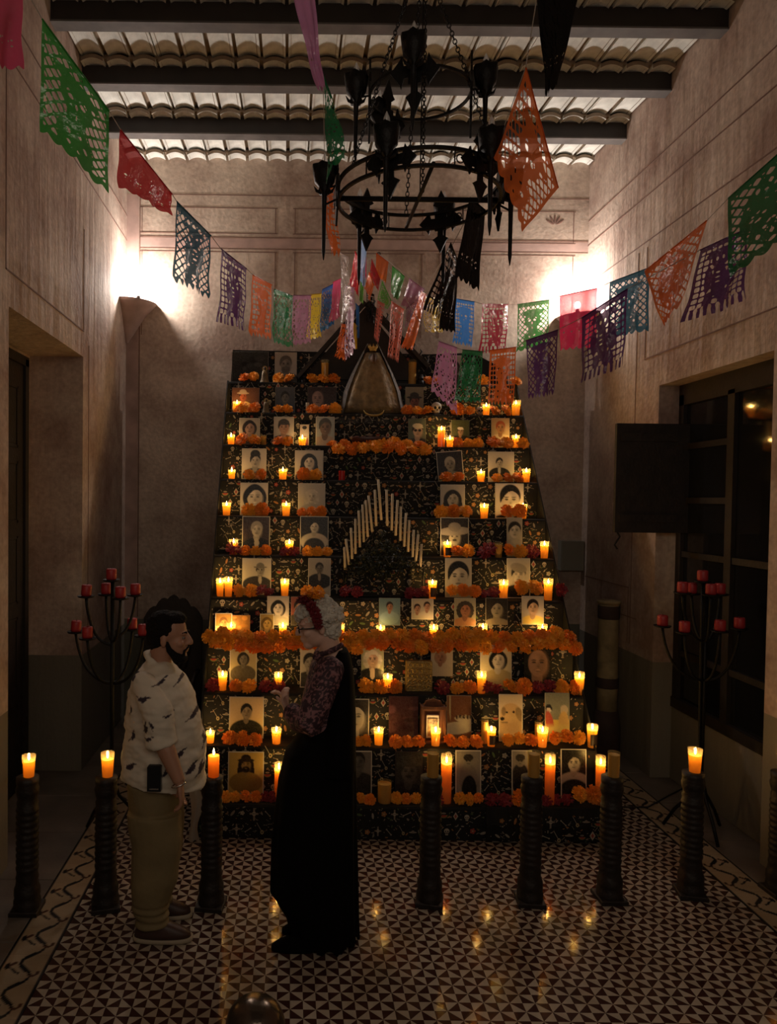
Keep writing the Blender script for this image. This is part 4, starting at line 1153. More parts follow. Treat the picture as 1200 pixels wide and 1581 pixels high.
for row, x0, x1, yc, n, kd in FD:
    y0, z0 = shelf(row)
    base = ('orange marigold blossom' if kd == 'o' else 'dark red cockscomb bloom')
    xm = (x0 + x1) / 2
    near = sorted([(abs(xc - xm), rt) for (r_, xc, w, rt) in PH if r_ == row], key=lambda q: q[0])
    lab = None
    cand = []
    for d, rt in near[:3]:
        cand.append('%s %s the %s' % (base, 'below' if d < 18 else 'beside', short(rt)))
    cand.append('%s on the %s shelf, %s end' % (base, ORD[row - 1], 'left' if xm < 600 else 'right'))
    cand.append('%s on the %s shelf near the middle' % (base, ORD[row - 1]))
    for c in cand:
        if c not in used: lab = c; break
    if lab is None:
        lab = relabel(base, row, xm)
    used.add(lab)
    rp = max((x1 - x0) / n * 0.60, 9.5)
    for k in range(n):
        x = x0 + (x1 - x0) * (k + .5) / n
        Y = y0 + 0.045 + random.uniform(-.01, .02)
        r_ = size_at(rp, Y) * random.uniform(.92, 1.12)
        p = at(x, yc + random.uniform(-2, 2), Y)
        p.z = max(p.z, z0 + r_ * .62)
        pre = {1: [''], 2: ['left ', 'right '], 3: ['left ', 'middle ', 'right '], 4: ['leftmost ', 'second ', 'third ', 'rightmost ']}[n][k]
        flower(kd, p, r_, None, pre + lab, lab + ' heap')
def garland(label, row, x0, x1, yc, n, jit, r_px):
    y0, z0 = shelf(row)
    c = at((x0 + x1) / 2, yc, y0)
    t = thing('marigold_garland', label, 'garland', tuple(c))
    pts = []
    for k in range(n):
        x = x0 + (x1 - x0) * (k + .5) / n
        yy = yc + (jit if k % 2 else -jit) + random.uniform(-2, 2) + 3 * math.sin(x * .05)
        Y = y0 - 0.02 + (0.05 if not k % 2 else 0) + random.uniform(-.01, .01)
        p = at(x, yy, Y)
        pts.append(p - c)
        flower('o', p - c, size_at(r_px, Y) * random.uniform(.9, 1.12), t)
    part('string', tube(pts, .002, 5), M['cordm'], t)
garland('long orange marigold garland running across the altar at waist height', 4, 318, 893, 990, 58, 7, 12.5)
garland('short marigold garland under the dark bowl below the statue', 9, 508, 662, 690, 16, 3, 11)

# ------------------------------------------------------------------ other altar objects
# taper candle rack (two sloping arms meeting at a peak) in front of dark foliage
Yt = shelf(5)[0] + 0.12
def rack():
    t = thing('taper_candle_rack', 'black triangular iron rack for the white tapers in the altar middle', 'candle rack', tuple(at(592, 918, Yt)))
    o = Vector(t.location); o.z = shelf(5)[1]; t.location = o
    ap = at(590, 806, Yt) - o; l = at(531, 882, Yt) - o; r_ = at(654, 876, Yt) - o
    part('rail', join(tube([l, ap], .008, 6), tube([ap, r_], .008, 6)), M['iron'], t)
    part('rail', tube([l, r_], .008, 6), M['iron'], t)
    part('foot', join(tube([l, Vector((l.x, .0, 0))], .007, 6), tube([r_, Vector((r_.x, 0, 0))], .007, 6), tube([Vector((l.x, 0, .006)), Vector((r_.x, 0, .006))], .006, 6)), M['iron'], t)
    rnd = random.Random(5); lv, lf = [], []
    for k in range(900):
        a, b_ = rnd.random(), rnd.random()
        if a + b_ > 1: a, b_ = 1 - a, 1 - b_
        q = ap + (l - ap) * a + (r_ - ap) * b_
        q.y += rnd.uniform(-.05, .04)
        q.z -= rnd.uniform(0, .16) * (q.z / .55)
        if q.z < 0.02: q.z = .02
        d = Vector((rnd.uniform(-1, 1), rnd.uniform(-1, 1), rnd.uniform(-1, .6))).normalized() * rnd.uniform(.025, .045)
        s_ = Vector((rnd.uniform(-1, 1), rnd.uniform(-1, 1), rnd.uniform(-1, 1))).normalized() * .009
        n0 = len(lv); lv += [q, q + d * .5 + s_, q + d, q + d * .5 - s_]; lf.append((n0, n0 + 1, n0 + 2, n0 + 3))
    part('dark_foliage', (lv, lf), M['foliage'], t, kind='stuff')
rack()
TAP = [(533, 877, 532, 845), (539, 870, 534, 832), (544, 861, 542, 815), (549, 853, 549, 801), (556, 843, 554, 788), (562, 835, 560, 779), (568, 827, 565, 772), (575, 819, 569, 765),
       (581, 810, 579, 756), (589, 801, 584, 740), (598, 810, 597, 756), (605, 817, 606, 762), (611, 825, 614, 772), (618, 833, 619, 782), (624, 842, 627, 792), (630, 850, 632, 803), (637, 858, 639, 818), (642, 865, 646, 825), (649, 873, 651, 840)]
for k, (x0, y0, x1, y1) in enumerate(TAP):
    a = at(x0, y0, Yt - .012); b_ = at(x1, y1, Yt - .012)
    side = 'left' if k < 9 else ('right' if k > 9 else 'peak')
    nth = ['outermost', 'second', 'third', 'fourth', 'fifth', 'sixth', 'seventh', 'eighth', 'ninth']
    lab = 'tallest ivory taper candle at the peak of the black rack' if k == 9 else 'ivory taper candle on the %s arm of the rack, %s from its %s end' % (side, nth[k] if side == 'left' else nth[18 - k], side)
    t = tag(obj('taper_candle', None, loc=a), lab, 'candle', 'ivory tapers on the triangular rack')
    part('wax_stick', tube([Vector((0, 0, -.01)), (b_ - a) * .5, (b_ - a)], [.0100, .0096, .009], 10), M['ivory'], t, True)
    part('wick', tube([(b_ - a), (b_ - a) + Vector((0, 0, .012))], .0015, 5), M['wick'], t)

# virgin statue in flared gilt gown
Ys = 6.86
def statue():
    b_ = at(574, 645, Ys); zb0 = b_.z
    t = thing('virgin_statue', 'gilt statue of a praying crowned figure in a wide bell-shaped gown', 'statue', (b_.x, Ys, zb0))
    pr = [(553 - 24, 640), (532, 618), (540, 590), (551, 567), (560, 550), (566, 540)]
    secs = []
    for xl_, y in ((525, 638), (528, 625), (536, 600), (546, 578), (555, 560), (563, 545)):
        hw = size_at(574 - xl_, Ys); z = at(574, y, Ys).z - zb0
        secs.append((0, 0, z, hw, hw * .45))
    v, f = loft(secs, 40)
    n = 40
    for j in range(len(secs)):
        for i in range(n):
            k = 1 + .05 * math.sin(i * 2 * PI / n * 10)
            v[j * n + i].x *= k ** .5; v[j * n + i].y *= k
    for i in range(n): v[i].z -= .02 * (1 - abs(v[i].x) / (secs[0][3]))
    part('gown', (v, f), M['statue_gold'], t, True)
    hz = at(574, 545, Ys).z - zb0
    # mantle over the shoulders, open at the front
    mv, mf = [], []
    for j, (xl_, y) in enumerate(((522, 640), (531, 605), (543, 576), (553, 556), (561, 540), (566, 530))):
        hw = size_at(574 - xl_, Ys) * 1.02; z = at(574, y, Ys).z - zb0
        for i in range(21):
            a = R(-32) + R(244) * i / 20
            mv.append(Vector((hw * math.cos(a), hw * .5 * math.sin(a) + .01, z)))
    for j in range(5):
        for i in range(20):
            q = j * 21 + i; mf.append((q, q + 1, q + 22, q + 21))
    part('mantle', (mv, mf), M['statue_dark'], t, True)
    hc = at(573, 548, Ys).z - zb0
    part('face', ball((0, -.055, at(0, 549, Ys).z - zb0 + .0), (.026, .026, .036), 14, 10), mat('statue_face', (.17, .10, .07), .5), t, True)
    part('veil', join(ball((0, -.02, at(0, 548, Ys).z - zb0), (.045, .04, .055), 16, 10)), M['statue_dark'], t, True)
    part('praying_hands', join(ball((-.008, -.115, hz - .07), (.011, .014, .04), 10, 8), ball((.008, -.115, hz - .07), (.011, .014, .04), 10, 8)), mat('statue_hands', (.10, .055, .04), .5), t, True)
    cz = at(0, 536, Ys).z - zb0
    cr = lathe([(.030, 0), (.036, .02), (.042, .035)], 16)
    spk = [tube([Vector((.038 * math.cos(a), .038 * math.sin(a), .03)), Vector((.046 * math.cos(a), .046 * math.sin(a), .062))], [.008, .001], 6) for a in [k * PI / 4 for k in range(8)]]
    part('crown', tr(join(cr, *spk), 0, -.02, cz), M['gold'], t)
    # crescent at the hem and trim
    arc = [Vector((.09 * math.cos(a), -.17, .05 + .05 * math.sin(a))) for a in [PI + PI * k / 10 for k in range(11)]]
    part('crescent', tube(arc, [.003 + .008 * math.sin(PI * k / 10) for k in range(11)], 8), M['gold'], t, True)
    y9, z9 = shelf(9)
    p = thing('statue_pedestal', 'low carved dark wood pedestal under the gilt statue', 'pedestal', (b_.x, Ys, z9 + .001))
    H = zb0 - z9 - .02
    part('plinth', join(bbox_bev(-.33, .33, -.17, .16, H - .05, H), bbox_bev(-.28, .28, -.14, .14, 0, H - .05)), M['darkwood'], p)
    for k in range(4):
        part('carved_panel', join(bbox_bev(-.24 + k * .125, -.14 + k * .125, -.152, -.14, .04, H - .08)), M['door'], p)
statue()
# gabled dark shrine behind the statue
def shrine():
    Y = 7.02
    a = at(565, 470, Y); e0 = at(462, 585, Y); e1 = at(658, 570, Y); b_ = shelf(11)[1]
    t = thing('wooden_shrine', 'dark gabled wooden shrine with crest behind the gilt statue', 'shrine', (a.x, Y, b_ + .001))
    o = Vector(t.location)
    l = e0 - o; r_ = e1 - o; ap = a - o
    def slab(p, q, th=.035):
        d = (q - p).normalized(); n_ = Vector((-d.z, 0, d.x)) * th
        return prism([(p.x, p.z), (q.x, q.z), (q.x + n_.x, q.z + n_.z), (p.x + n_.x, p.z + n_.z)], -.06, .08)
    part('gable_roof', join(slab(Vector((l.x, 0, l.z)), Vector((ap.x, 0, ap.z))), slab(Vector((ap.x, 0, ap.z)), Vector((r_.x, 0, r_.z)))), M['darkwood'], t)
    part('gable_board', prism([(l.x + .03, l.z), (r_.x - .03, l.z), (ap.x, ap.z - .02)], 0.0, .05), M['door'], t)
    for x in (l.x + .05, r_.x - .05):
        part('post', lathe([(.03, 0), (.03, .04), (.02, .06), (.022, max(.1, l.z - .03)), (.032, l.z)], 12), M['darkwood'], t, True, loc=(x, 0, 0))
    part('back_board', box(l.x + .03, r_.x - .03, .04, .06, 0, l.z), M['door'], t)
    cres = []
    for k in range(9):
        f_ = (k + .5) / 9
        p = r_ + (ap - r_) * f_
        cres.append(tube([Vector((p.x + .03, -.02, p.z + .02)), Vector((p.x + .05, -.02, p.z + .06)), Vector((p.x + .035, -.02, p.z + .085))], [.014, .01, .003], 6))
    part('carved_crest', join(*cres), M['darkwood'], t)
shrine()
# skull, second skull, statuettes, gold relief, nicho, dark bowl
def skull(px, py0, py1, row, label):
    y0, z0 = shelf(row); Y = y0 + .08
    p = at(px, py0, Y); s = (p.z - z0)
    t = thing('sugar_skull', label, 'skull', (p.x, Y, z0 + .001))
    part('cranium', tr(join(ball((0, 0, .62 * s), (.40 * s, .46 * s, .38 * s), 18, 12), ball((0, -.15 * s, .24 * s), (.24 * s, .24 * s, .24 * s), 14, 8)), 0, 0, 0), M['bone'], t, True)
    for q in (-1, 1): part('eye_socket', ball((q * .15 * s, -.40 * s, .52 * s), (.11 * s, .07 * s, .12 * s), 10, 8), M['wick'], t, True)
    part('nose_hole', ball((0, -.42 * s, .36 * s), (.045 * s, .05 * s, .07 * s), 8, 6), M['wick'], t, True)
skull(674, 621, 645, 10, 'white skull ornament on the altar right of the statue')
skull(741, 628, 645, 10, 'small dim skull ornament left of the candle by the orange banner')
def statuette(px, py, row, hpx, label):
    y0, z0 = shelf(row); Y = y0 + .10
    p = at(px, py, Y); h = max(.08, p.z - z0)
    t = thing('small_statuette', label, 'statuette', (p.x, Y, z0 + .001))
    part('robe', lathe([(.30 * h, 0), (.28 * h, .06 * h), (.20 * h, .3 * h), (.17 * h, .6 * h), (.12 * h, .78 * h)], 14, sy=.7), M['statue_gold'], t, True)
    part('head', ball((0, 0, .87 * h), (.085 * h, .09 * h, .12 * h), 12, 8), M['statue_dark'], t, True)
    part('halo', xf(lathe([(.17 * h, 0), (.17 * h, .012 * h)], 18), Matrix.Translation((0, .05 * h, .88 * h)) @ Matrix.Rotation(PI / 2, 4, 'X')), M['gold'], t)
statuette(409, 566, 11, 26, 'small gilt statuette between the two left top marigold clumps')
statuette(411, 616, 10, 24, 'tiny pale statuette between two left photographs')
p = at(647, 1020, shelf(3)[0] + .13)
gr = thing('gold_relief_box', 'square embossed gold box on the altar third step', 'box', (p.x, shelf(3)[0] + .13, shelf(3)[1] + .001))
hh = p.z - shelf(3)[1]; ww = size_at(40, 5.3) / 2
part('case', bbox_bev(-ww, ww, -.03, .03, 0, hh), M['gold'], gr)
rnd = random.Random(3)
part('embossed_scrolls', join(*[tube([Vector((rnd.uniform(-ww * .8, ww * .8), -.034, hh * rnd.uniform(.12, .88))) + Vector((.014 * math.cos(a) * s_, 0, .014 * math.sin(a) * s_)) for a in [0, .8, 1.6, 2.4, 3.2]] if False else
     [Vector((cx + .016 * math.cos(a), -.032, cz + .016 * math.sin(a))) for a in [k * .8 for k in range(6)]], .004, 5)
     for cx, cz in [(-ww * .7 + ww * 1.4 * i / 4, hh * (.12 + .76 * j / 4)) for i in range(5) for j in range(5)]]), M['gold'], gr, kind='stuff')
p = at(669, 1078, shelf(2)[0] + .13); hh = p.z - shelf(2)[1]; ww = size_at(38, 5.1) / 2
ni = thing('small_wooden_niche', 'small brown wooden niche with a tiny framed picture inside', 'niche', (p.x, shelf(2)[0] + .13, shelf(2)[1] + .001))
NW = mat('brown_niche_wood', (.13, .045, .02), .6, noise_amt=.3, nscale=20)
part('cabinet', join(box(-ww, -ww + .012, -.04, .03, 0, hh * .8), box(ww - .012, ww, -.04, .03, 0, hh * .8), box(-ww, ww, .02, .03, 0, hh * .8), box(-ww, ww, -.04, .03, 0, .015), box(-ww, ww, -.045, .03, hh * .78, hh * .84)), NW, ni)
part('crest', prism([(-ww * .8, hh * .84), (ww * .8, hh * .84), (ww * .6, hh * .95), (0, hh), (-ww * .6, hh * .95)], -.02, .0), NW, ni)
part('picture', bbox_bev(-ww * .5, ww * .5, -.0, .01, .03, hh * .62), M['card'], ni)
part('picture_image', bbox_bev(-ww * .4, ww * .4, -.004, .0, .045, hh * .55), mat('faded_print', (.24, .17, .09), .5, noise_amt=.8, nscale=50), ni)
p = at(572, 690, shelf(9)[0] + .06)
bw = thing('clay_bowl', 'dark red clay bowl of offerings behind the short garland', 'bowl', (p.x, shelf(9)[0] + .075, shelf(9)[1] + .001))
CL = mat('dark_red_clay', (.07, .018, .012), .35)
part('bowl', lathe([(.08, 0), (.15, .03), (.19, .075), (.185, .08), (.14, .04), (.02, .03)], 24, sy=.35), CL, bw, True)
part('offering', join(*[ball((-.12 + .06 * k, 0, .07), (.03, .03, .022), 10, 6) for k in range(5)]), CL, bw, True)

# ================================================================== PILLARS WITH CANDLES
PIL = [(42, 1405, 'far left wooden pillar', 'L', 1166, 21), (163, 1400, 'second wooden pillar from the left', 'L', 1162, 21), (326, 1398, 'wooden pillar between the two people', 'O', 1161, 19), (663, 1393, 'pillar just right of the woman in black', 'G', 1159, 19),
       (818, 1392, 'pillar below the suited figure photograph', 'G', 1160, 19), (941, 1388, 'pillar at the right altar corner', 'G', 1161, 18), (1066, 1381, 'wooden pillar standing on the right border tiles', 'L', 1156, 21), (1203, 1378, 'wooden pillar cut by the right frame edge', 'L', 1159, 20)]
pp = [(.066, 0), (.070, .01), (.070, .06), (.064, .07), (.068, .085), (.067, .12), (.060, .135), (.056, .16), (.060, .175), (.055, .19)]
for q in range(10):
    z = .21 + q * .033
    pp += [(.055, z), (.059, z + .008), (.059, z + .018), (.054, z + .026)]
pp += [(.056, .56), (.050, .575), (.058, .60), (.062, .625), (.055, .645), (.058, .66), (.058, .686)]
pil_me = mesh('pillar_shaft', lathe(pp, 20), M['darkwood'], True)
foot_me = mesh('pillar_foot', bbox_bev(-.074, .074, -.074, .074, 0, .024), M['darkwood'])
for x, yb_, lab, kd, yt, w in PIL:
    d = RM @ Vector(((x - PX) / F, -(yb_ - PY) / F, -1)); b_ = EYE + d * (-EYE.z / d.z)
    b_.y -= .0
    t = thing('wooden_pillar', 'dark ridged candle stand, the ' + lab, 'candle stand', (b_.x, b_.y, 0), random.uniform(-.3, .3), None)
    top = at(x, 1199 if x < 1000 else 1192, b_.y).z
    s = obj('shaft', pil_me, t); s.scale = (1, 1, top / .686)
    obj('foot', foot_me, t)
    ct = at(x, yt, b_.y).z
    candle((b_.x + size_at(2, b_.y), b_.y, top + .001), ct - top, size_at(w, b_.y) / 2, kd, {'L': 'lit amber glass candle on the ', 'O': 'lit orange pillar candle on the ', 'G': 'unlit amber glass candle on the '}[kd] + lab, power=.55, name='pillar_candle')
cp = [at(x, y, Y) for x, y, Y in ((955, 1240, 5.3), (1000, 1245, 5.3), (1030, 1228, 5.5), (1060, 1212, 5.7), (1078, 1208, 5.8))]
for q in cp: q.z = .006
fc_ = thing('floor_cable', 'thin dark cable lying on the floor beside the right tile border', 'cable', tuple(cp[0]))
part('cable', tube([q - cp[0] for q in cp], .006, 6), M['plastic'], fc_)
# bronze knob in the foreground
p = at(395, 1541, 2.62)
kb = thing('bronze_post', 'dark bronze round-topped post at the bottom edge of the view', 'post', (p.x, 2.62, 0))
zt_ = p.z
part('knob', tr(ball((0, 0, 0), (.108, .108, .10), 28, 18), 0, 0, zt_ - .10), M['bronze'], kb, True)
part('collar', tr(lathe([(.05, -.06), (.07, -.05), (.07, -.03), (.05, -.02)], 24), 0, 0, zt_ - .17), M['bronze'], kb, True)
part('stem', lathe([(.10, 0), (.10, .02), (.045, .05), (.04, zt_ - .18)], 20), M['bronze'], kb, True)

# ================================================================== STANDING CANDELABRA
def candelabrum(base, H, cups, label, tag_side, feet_r=.22):
    t = thing('iron_candelabrum', label, 'candelabrum', tuple(base))
    part('pole', tube([Vector((0, 0, .18)), Vector((0, 0, H))], .013, 10), M['iron'], t, True)
    for k in range(3):
        a = k * 2 * PI / 3 + .5
        d = Vector((math.cos(a), math.sin(a), 0))
        part('leg', tube([Vector((0, 0, .42)), d * .05 + Vector((0, 0, .26)), d * feet_r * .7 + Vector((0, 0, .13)), d * feet_r + Vector((0, 0, .011))], .011, 8), M['iron'], t, True)
    for (dx, dy, z, lvl) in cups:
        c = Vector((dx, dy, z))
        if abs(dx) > .02 or abs(dy) > .02:
            r0 = Vector((0, 0, lvl))
            pts = [r0, Vector((dx * .55, dy * .55, lvl + .0)), Vector((dx * .9, dy * .9, lvl + (z - lvl) * .35)), Vector((dx, dy, z - .01))]
            # smooth
            cur = []
            for s in range(13):
                u = s / 12; a, b_, c_, d_ = (1 - u) ** 3, 3 * u * (1 - u) ** 2, 3 * u * u * (1 - u), u ** 3
                cur.append(pts[0] * a + pts[1] * b_ + pts[2] * c_ + pts[3] * d_)
            part('arm', tube(cur, .009, 8), M['iron'], t, True)
        part('drip_pan', tr(lathe([(.012, -.012), (.05, -.004), (.055, .006), (.05, .004), (.01, 0)], 20), dx, dy, z), M['iron'], t, True)
        bc = Vector(base) + c
        tl = random.uniform(-.03, .1) if abs(dx) > .15 else 0
        k = tag(obj('red_pillar_candle', mesh('red_wax', lathe([(.031, 0), (.033, .01), (.033, .062), (.029, .070), (.012, .066)], 16), M['redwax'], True), loc=bc + Vector((0, 0, .005))), 'temp', 'candle')
        k.rotation_euler = (0, tl, 0)
        part('wick', lathe([(.0015, .066), (.0015, .078)], 5), M['wick'], k)
        CAN.append((tag_side, k, dx, z))
CAN = []
base = at(172, 1270, 4.75); base.z = 0
def cup_px(px, py, Yc, base, H0, dy=0):
    p = at(px, py, Yc); return (p.x - base.x, dy, p.z)
def mk_cups(base, Y, lst):
    out = []
    for (px, py, dy, lvl) in lst:
        p = at(px, py, Y + dy); out.append((p.x - base.x, dy, p.z, lvl))
    return out
zl = lambda py: at(172, py, 4.75).z
cl_ = mk_cups(base, 4.75, [(172, 896, 0, 0), (133, 921, -.04, zl(995)), (164, 918, .10, zl(990)), (186, 924, -.10, zl(990)), (209, 919, .05, zl(985)),
       (117, 976, .05, zl(1055)), (135, 986, -.10, zl(1055)), (221, 982, -.06, zl(1055)), (204, 972, .12, zl(1055))])
candelabrum((base.x, 4.75, 0), zl(896), cl_, 'black iron candelabrum of red candles by the left doorway', 'left')
base = at(1081, 1283, 4.90); base.z = 0
zr = lambda py: at(1081, py, 4.9).z
cr_ = mk_cups(base, 4.90, [(1085, 898, 0, 0), (1054, 916, -.04, zr(990)), (1068, 917, .08, zr(990)), (1098, 919, -.08, zr(990)), (1112, 918, .05, zr(990)),
       (1023, 967, .0, zr(1050)), (1057, 977, -.12, zr(1050)), (1112, 975, -.14, zr(1050)), (1142, 971, -.10, zr(1050))])
candelabrum((base.x, 4.90, 0), zr(898), cr_, 'black iron candelabrum of red candles before the right window', 'right')
for side in ('left', 'right'):
    ks = sorted([c for c in CAN if c[0] == side], key=lambda c: (-c[3], c[2]))
    top = ks[0]; top[1]['label'] = 'red candle at the very top of the %s candelabrum' % side
    mid = sorted(ks[1:5], key=lambda c: c[2]); low = sorted(ks[5:], key=lambda c: c[2])
    for grp, nm in ((mid, 'upper'), (low, 'lower')):
        for k, c in enumerate(grp):
            c[1]['label'] = 'red candle on the %s candelabrum, %s from the left on the %s tier' % (side, ['first', 'second', 'third', 'fourth'][k], nm)

# carved high-backed chair left of the altar
pc = at(262, 1140, 6.2)
ch = thing('carved_armchair', 'dark carved high-back wooden chair behind the man in printed shirt', 'chair', (pc.x, 6.2, 0))
ctop = at(262, 918, 6.35).z; hw = size_at(46, 6.2)
outl = [(-hw, .55), (-hw, ctop - .22)]
for k in range(21):
    a = k / 20; x = -hw + 2 * hw * a
    outl.append((x, ctop - .20 + .17 * math.sin(PI * a) + .03 * abs(math.sin(a * PI * 5))))
outl += [(hw, ctop - .22), (hw, .55)]
part('backrest', prism(outl, .12, .16), M['door'], ch)
part('carved_relief', join(*[tube([Vector((s_ * hw * .6 * math.cos(a) * r_, .115, ctop - .45 + .25 * math.sin(a) * r_)) for a in [k * .7 for k in range(10)]], .012, 6, closed=False) for s_, r_ in ((1, 1), (1, .6), (-1, .8))]), M['darkwood'], ch)
part('seat', bbox_bev(-hw, hw, -.28, .14, .42, .48), M['door'], ch)
for x in (-hw + .03, hw - .03):
    part('leg', lathe([(.03, 0), (.022, .1), (.032, .2), (.022, .3), (.03, .42)], 12), M['darkwood'], ch, True, loc=(x, -.24, 0))
    part('leg', box(x - .025, x + .025, .10, .16, 0, .55), M['darkwood'], ch)
    part('armrest', join(tube([Vector((x, .12, .72)), Vector((x, -.1, .73)), Vector((x, -.27, .70))], .022, 8), tube([Vector((x, -.22, .48)), Vector((x, -.22, .70))], .018, 8)), M['darkwood'], ch, True)
# cream post by the back right corner
Yp = 6.5
pb = at(946, 1150, Yp); pt_ = at(946, 927, Yp).z
po = thing('painted_post', 'short cream painted post with flaking dark bands by the right wall', 'post', (min(pb.x, XR - .1), Yp, 0))
z1, z2, z3 = at(946, 955, Yp).z, at(946, 1052, Yp).z, at(946, 1095, Yp).z
part('shaft', lathe([(.09, z3), (.088, z2), (.085, z1), (.085, pt_ - .02)], 20, cap=True), M['post'], po, True)
part('dark_band', lathe([(.088, z1), (.092, z1 + .01), (.092, pt_ - .05), (.088, pt_ - .045)], 20), M['postdark'], po, True)
part('dark_band', lathe([(.092, z2 - .05), (.094, z2 - .04), (.094, z2 + .03), (.09, z2 + .04)], 20), M['postdark'], po, True)
part('capital', lathe([(.09, pt_ - .03), (.10, pt_ - .015), (.10, pt_)], 20), M['post'], po, True)
part('plinth', lathe([(.12, 0), (.12, z3 * .6), (.095, z3)], 20), M['postdark'], po, True)
# white napkin hanging at the altar's left front corner
nv, nf = [], []
for j in range(13):
    for i in range(6):
        a = j / 12; x = 290 + 5 * math.sin(a * 5) + (16 + 5 * math.sin(a * 9)) * i / 5 + 6 * a * a
        y = 1215 + 112 * a
        p = at(x, y, 4.70 + .02 * math.sin(i * 1.9 + a * 3)); nv.append(p)
for j in range(12):
    for i in range(5):
        q = j * 6 + i; nf.append((q, q + 6, q + 7, q + 1))
nc = thing('hanging_napkin', 'white cloth hanging at the left front corner of the altar', 'cloth', tuple(nv[0]))
part('cloth', ([p - nv[0] for p in nv], nf), M['whitecloth'], nc, True)

# ================================================================== CHANDELIER
CY = 4.42
CC = at(646, 300, CY); CZ = CC.z
chd = thing('iron_chandelier', 'two-tier black wrought iron chandelier with unlit torches hanging over the altar', 'chandelier', (CC.x, CY, CZ))
def ring(r, z, hgt, th=.006, n=56):
    v, f = [], []
    for (rr, zz) in ((r - th, z), (r + th, z), (r + th, z + hgt), (r - th, z + hgt)):
        pass
    prof = [(r - th, z), (r + th, z), (r + th, z + hgt), (r - th, z + hgt)]
    for i in range(n):
        a = 2 * PI * i / n
        for rr, zz in prof: v.append(Vector((rr * math.cos(a), rr * math.sin(a), zz)))
    for i in range(n):
        j = (i + 1) % n
        for k in range(4):
            l = (k + 1) % 4
            f.append((i * 4 + k, i * 4 + l, j * 4 + l, j * 4 + k))
    return v, f
RR = size_at(122, CY); R2 = size_at(76, CY)
ZU = at(651, 148, CY).z - CZ
part('lower_ring', ring(RR, -.048, .017, .009), M['iron'], chd)
part('lower_ring', ring(RR, .046, .017, .009), M['iron'], chd)
part('upper_ring', ring(R2, ZU, .016, .007), M['iron'], chd)
def cross_me(s):
    def arm(rot):
        o = [(-.016, 0), (-.020, .45), (-.055, .55), (-.040, .62), (0, 1.0), (.040, .62), (.055, .55), (.020, .45), (.016, 0)]
        c, q = math.cos(rot), math.sin(rot)
        pts = [((x * 1.0) * c - (z * .15) * q, (x * 1.0) * q + (z * .15) * c) for x, z in o]
        return prism([(x * s, z * s) for x, z in pts], -.006, .006)
    return join(arm(0), arm(PI / 2), arm(-PI / 2), arm(PI), prism([(-.04 * s, -.04 * s), (.04 * s, -.04 * s), (.04 * s, .04 * s), (-.04 * s, .04 * s)], -.008, .008))
CMS = mesh('iron_cross', cross_me(1.12), M['iron'])
def torch(r, a, z0, cup=True, spike=.42):
    c = Vector((r * math.cos(a), r * math.sin(a), z0))
    # barbed spike, crown cup, leaf collar
    pr = [(.002, -spike), (.008, -spike + .05), (.010, -.1), (.012, -.02), (.028, 0), (.024, .02), (.044, .045), (.050, .09), (.054, .13), (.046, .135), (.036, .10)]
    root = obj('torch', mesh('torch', lathe([(q * 1.34, z * (1.1 if z > 0 else 1)) for q, z in pr], 14, star=lambda an, z: .18 * math.sin(an * 6) if z > .1 else 0), M['iron'], True), chd, c)
    lv = []
    for k in range(6):
        t = k * PI / 3
        d = Vector((math.cos(t), math.sin(t), 0))
        lv.append(tube([d * .018 + Vector((0, 0, -.01)), d * .045 + Vector((0, 0, .0)), d * .062 + Vector((0, 0, .03))], [.012, .009, .001], 5))
        lv.append(tube([d * .048 + Vector((0, 0, .11)), d * .056 + Vector((0, 0, .155))], [.010, .001], 5))
    obj('iron_leaves', mesh('iron_leaves', join(*lv), M['iron']), root)
    obj('light_bulb', mesh('light_bulb', lathe([(.010, .10), (.013, .13), (.019, .165), (.016, .19), (.006, .215), (.001, .225)], 12), M['bulb'], True), root)
    return root
for k in range(6):
    a = R(3) + k * PI / 3
    torch(RR + .085, a, .0, spike=.40)
    c = Vector((RR * math.cos(a), RR * math.sin(a), .005))
    part('bracket', join(tube([c + Vector((0, 0, .03)), Vector(((RR + .085) * math.cos(a), (RR + .085) * math.sin(a), .02))], .006, 6),
         tube([c + Vector((0, 0, -.045)), Vector(((RR + .085) * math.cos(a), (RR + .085) * math.sin(a), -.08))], .006, 6)), M['iron'], chd)
for k in range(6):
    pass
for k in range(6):
    a = R(3) + k * PI / 3
    o = obj('iron_cross', CMS, chd, ((RR + .012) * math.cos(a), (RR + .012) * math.sin(a), .0)); o.rotation_euler = (0, 0, a + PI / 2); o.scale = (.85, 1, 1.2)
    a2 = R(-12) + k * PI / 3
    vv = []
    for q in (-.03, .03):
        pass
    o = part('square_scroll', join(box(-.035, -.030, -.004, .004, -.035, .048), box(.030, .035, -.004, .004, -.035, .048), tube([Vector((.022 * math.cos(t), 0, .006 + .022 * math.sin(t))) for t in [j * PI / 6 for j in range(12)]], .004, 5, closed=True)), M['iron'], chd)
    o.location = (RR * math.cos(a2), RR * math.sin(a2), 0); o.rotation_euler = (0, 0, a2 + PI / 2)
for a in (R(-105), R(-12), R(122), R(176)):
    torch(R2 + .08, a, ZU - .02, spike=.36)
    part('bracket', tube([Vector((R2 * math.cos(a), R2 * math.sin(a), ZU + .008)), Vector(((R2 + .08) * math.cos(a), (R2 + .08) * math.sin(a), ZU))], .006, 6), M['iron'], chd)
    o = obj('iron_cross', CMS, chd, ((R2) * math.cos(a), (R2) * math.sin(a), ZU - .02)); o.rotation_euler = (0, 0, a + PI / 2); o.scale = (.8, 1, 1.5)
part('cross_bar', tube([Vector((-RR, 0, -.03)), Vector((RR, 0, -.03))], .016, 8), M['iron'], chd, True)
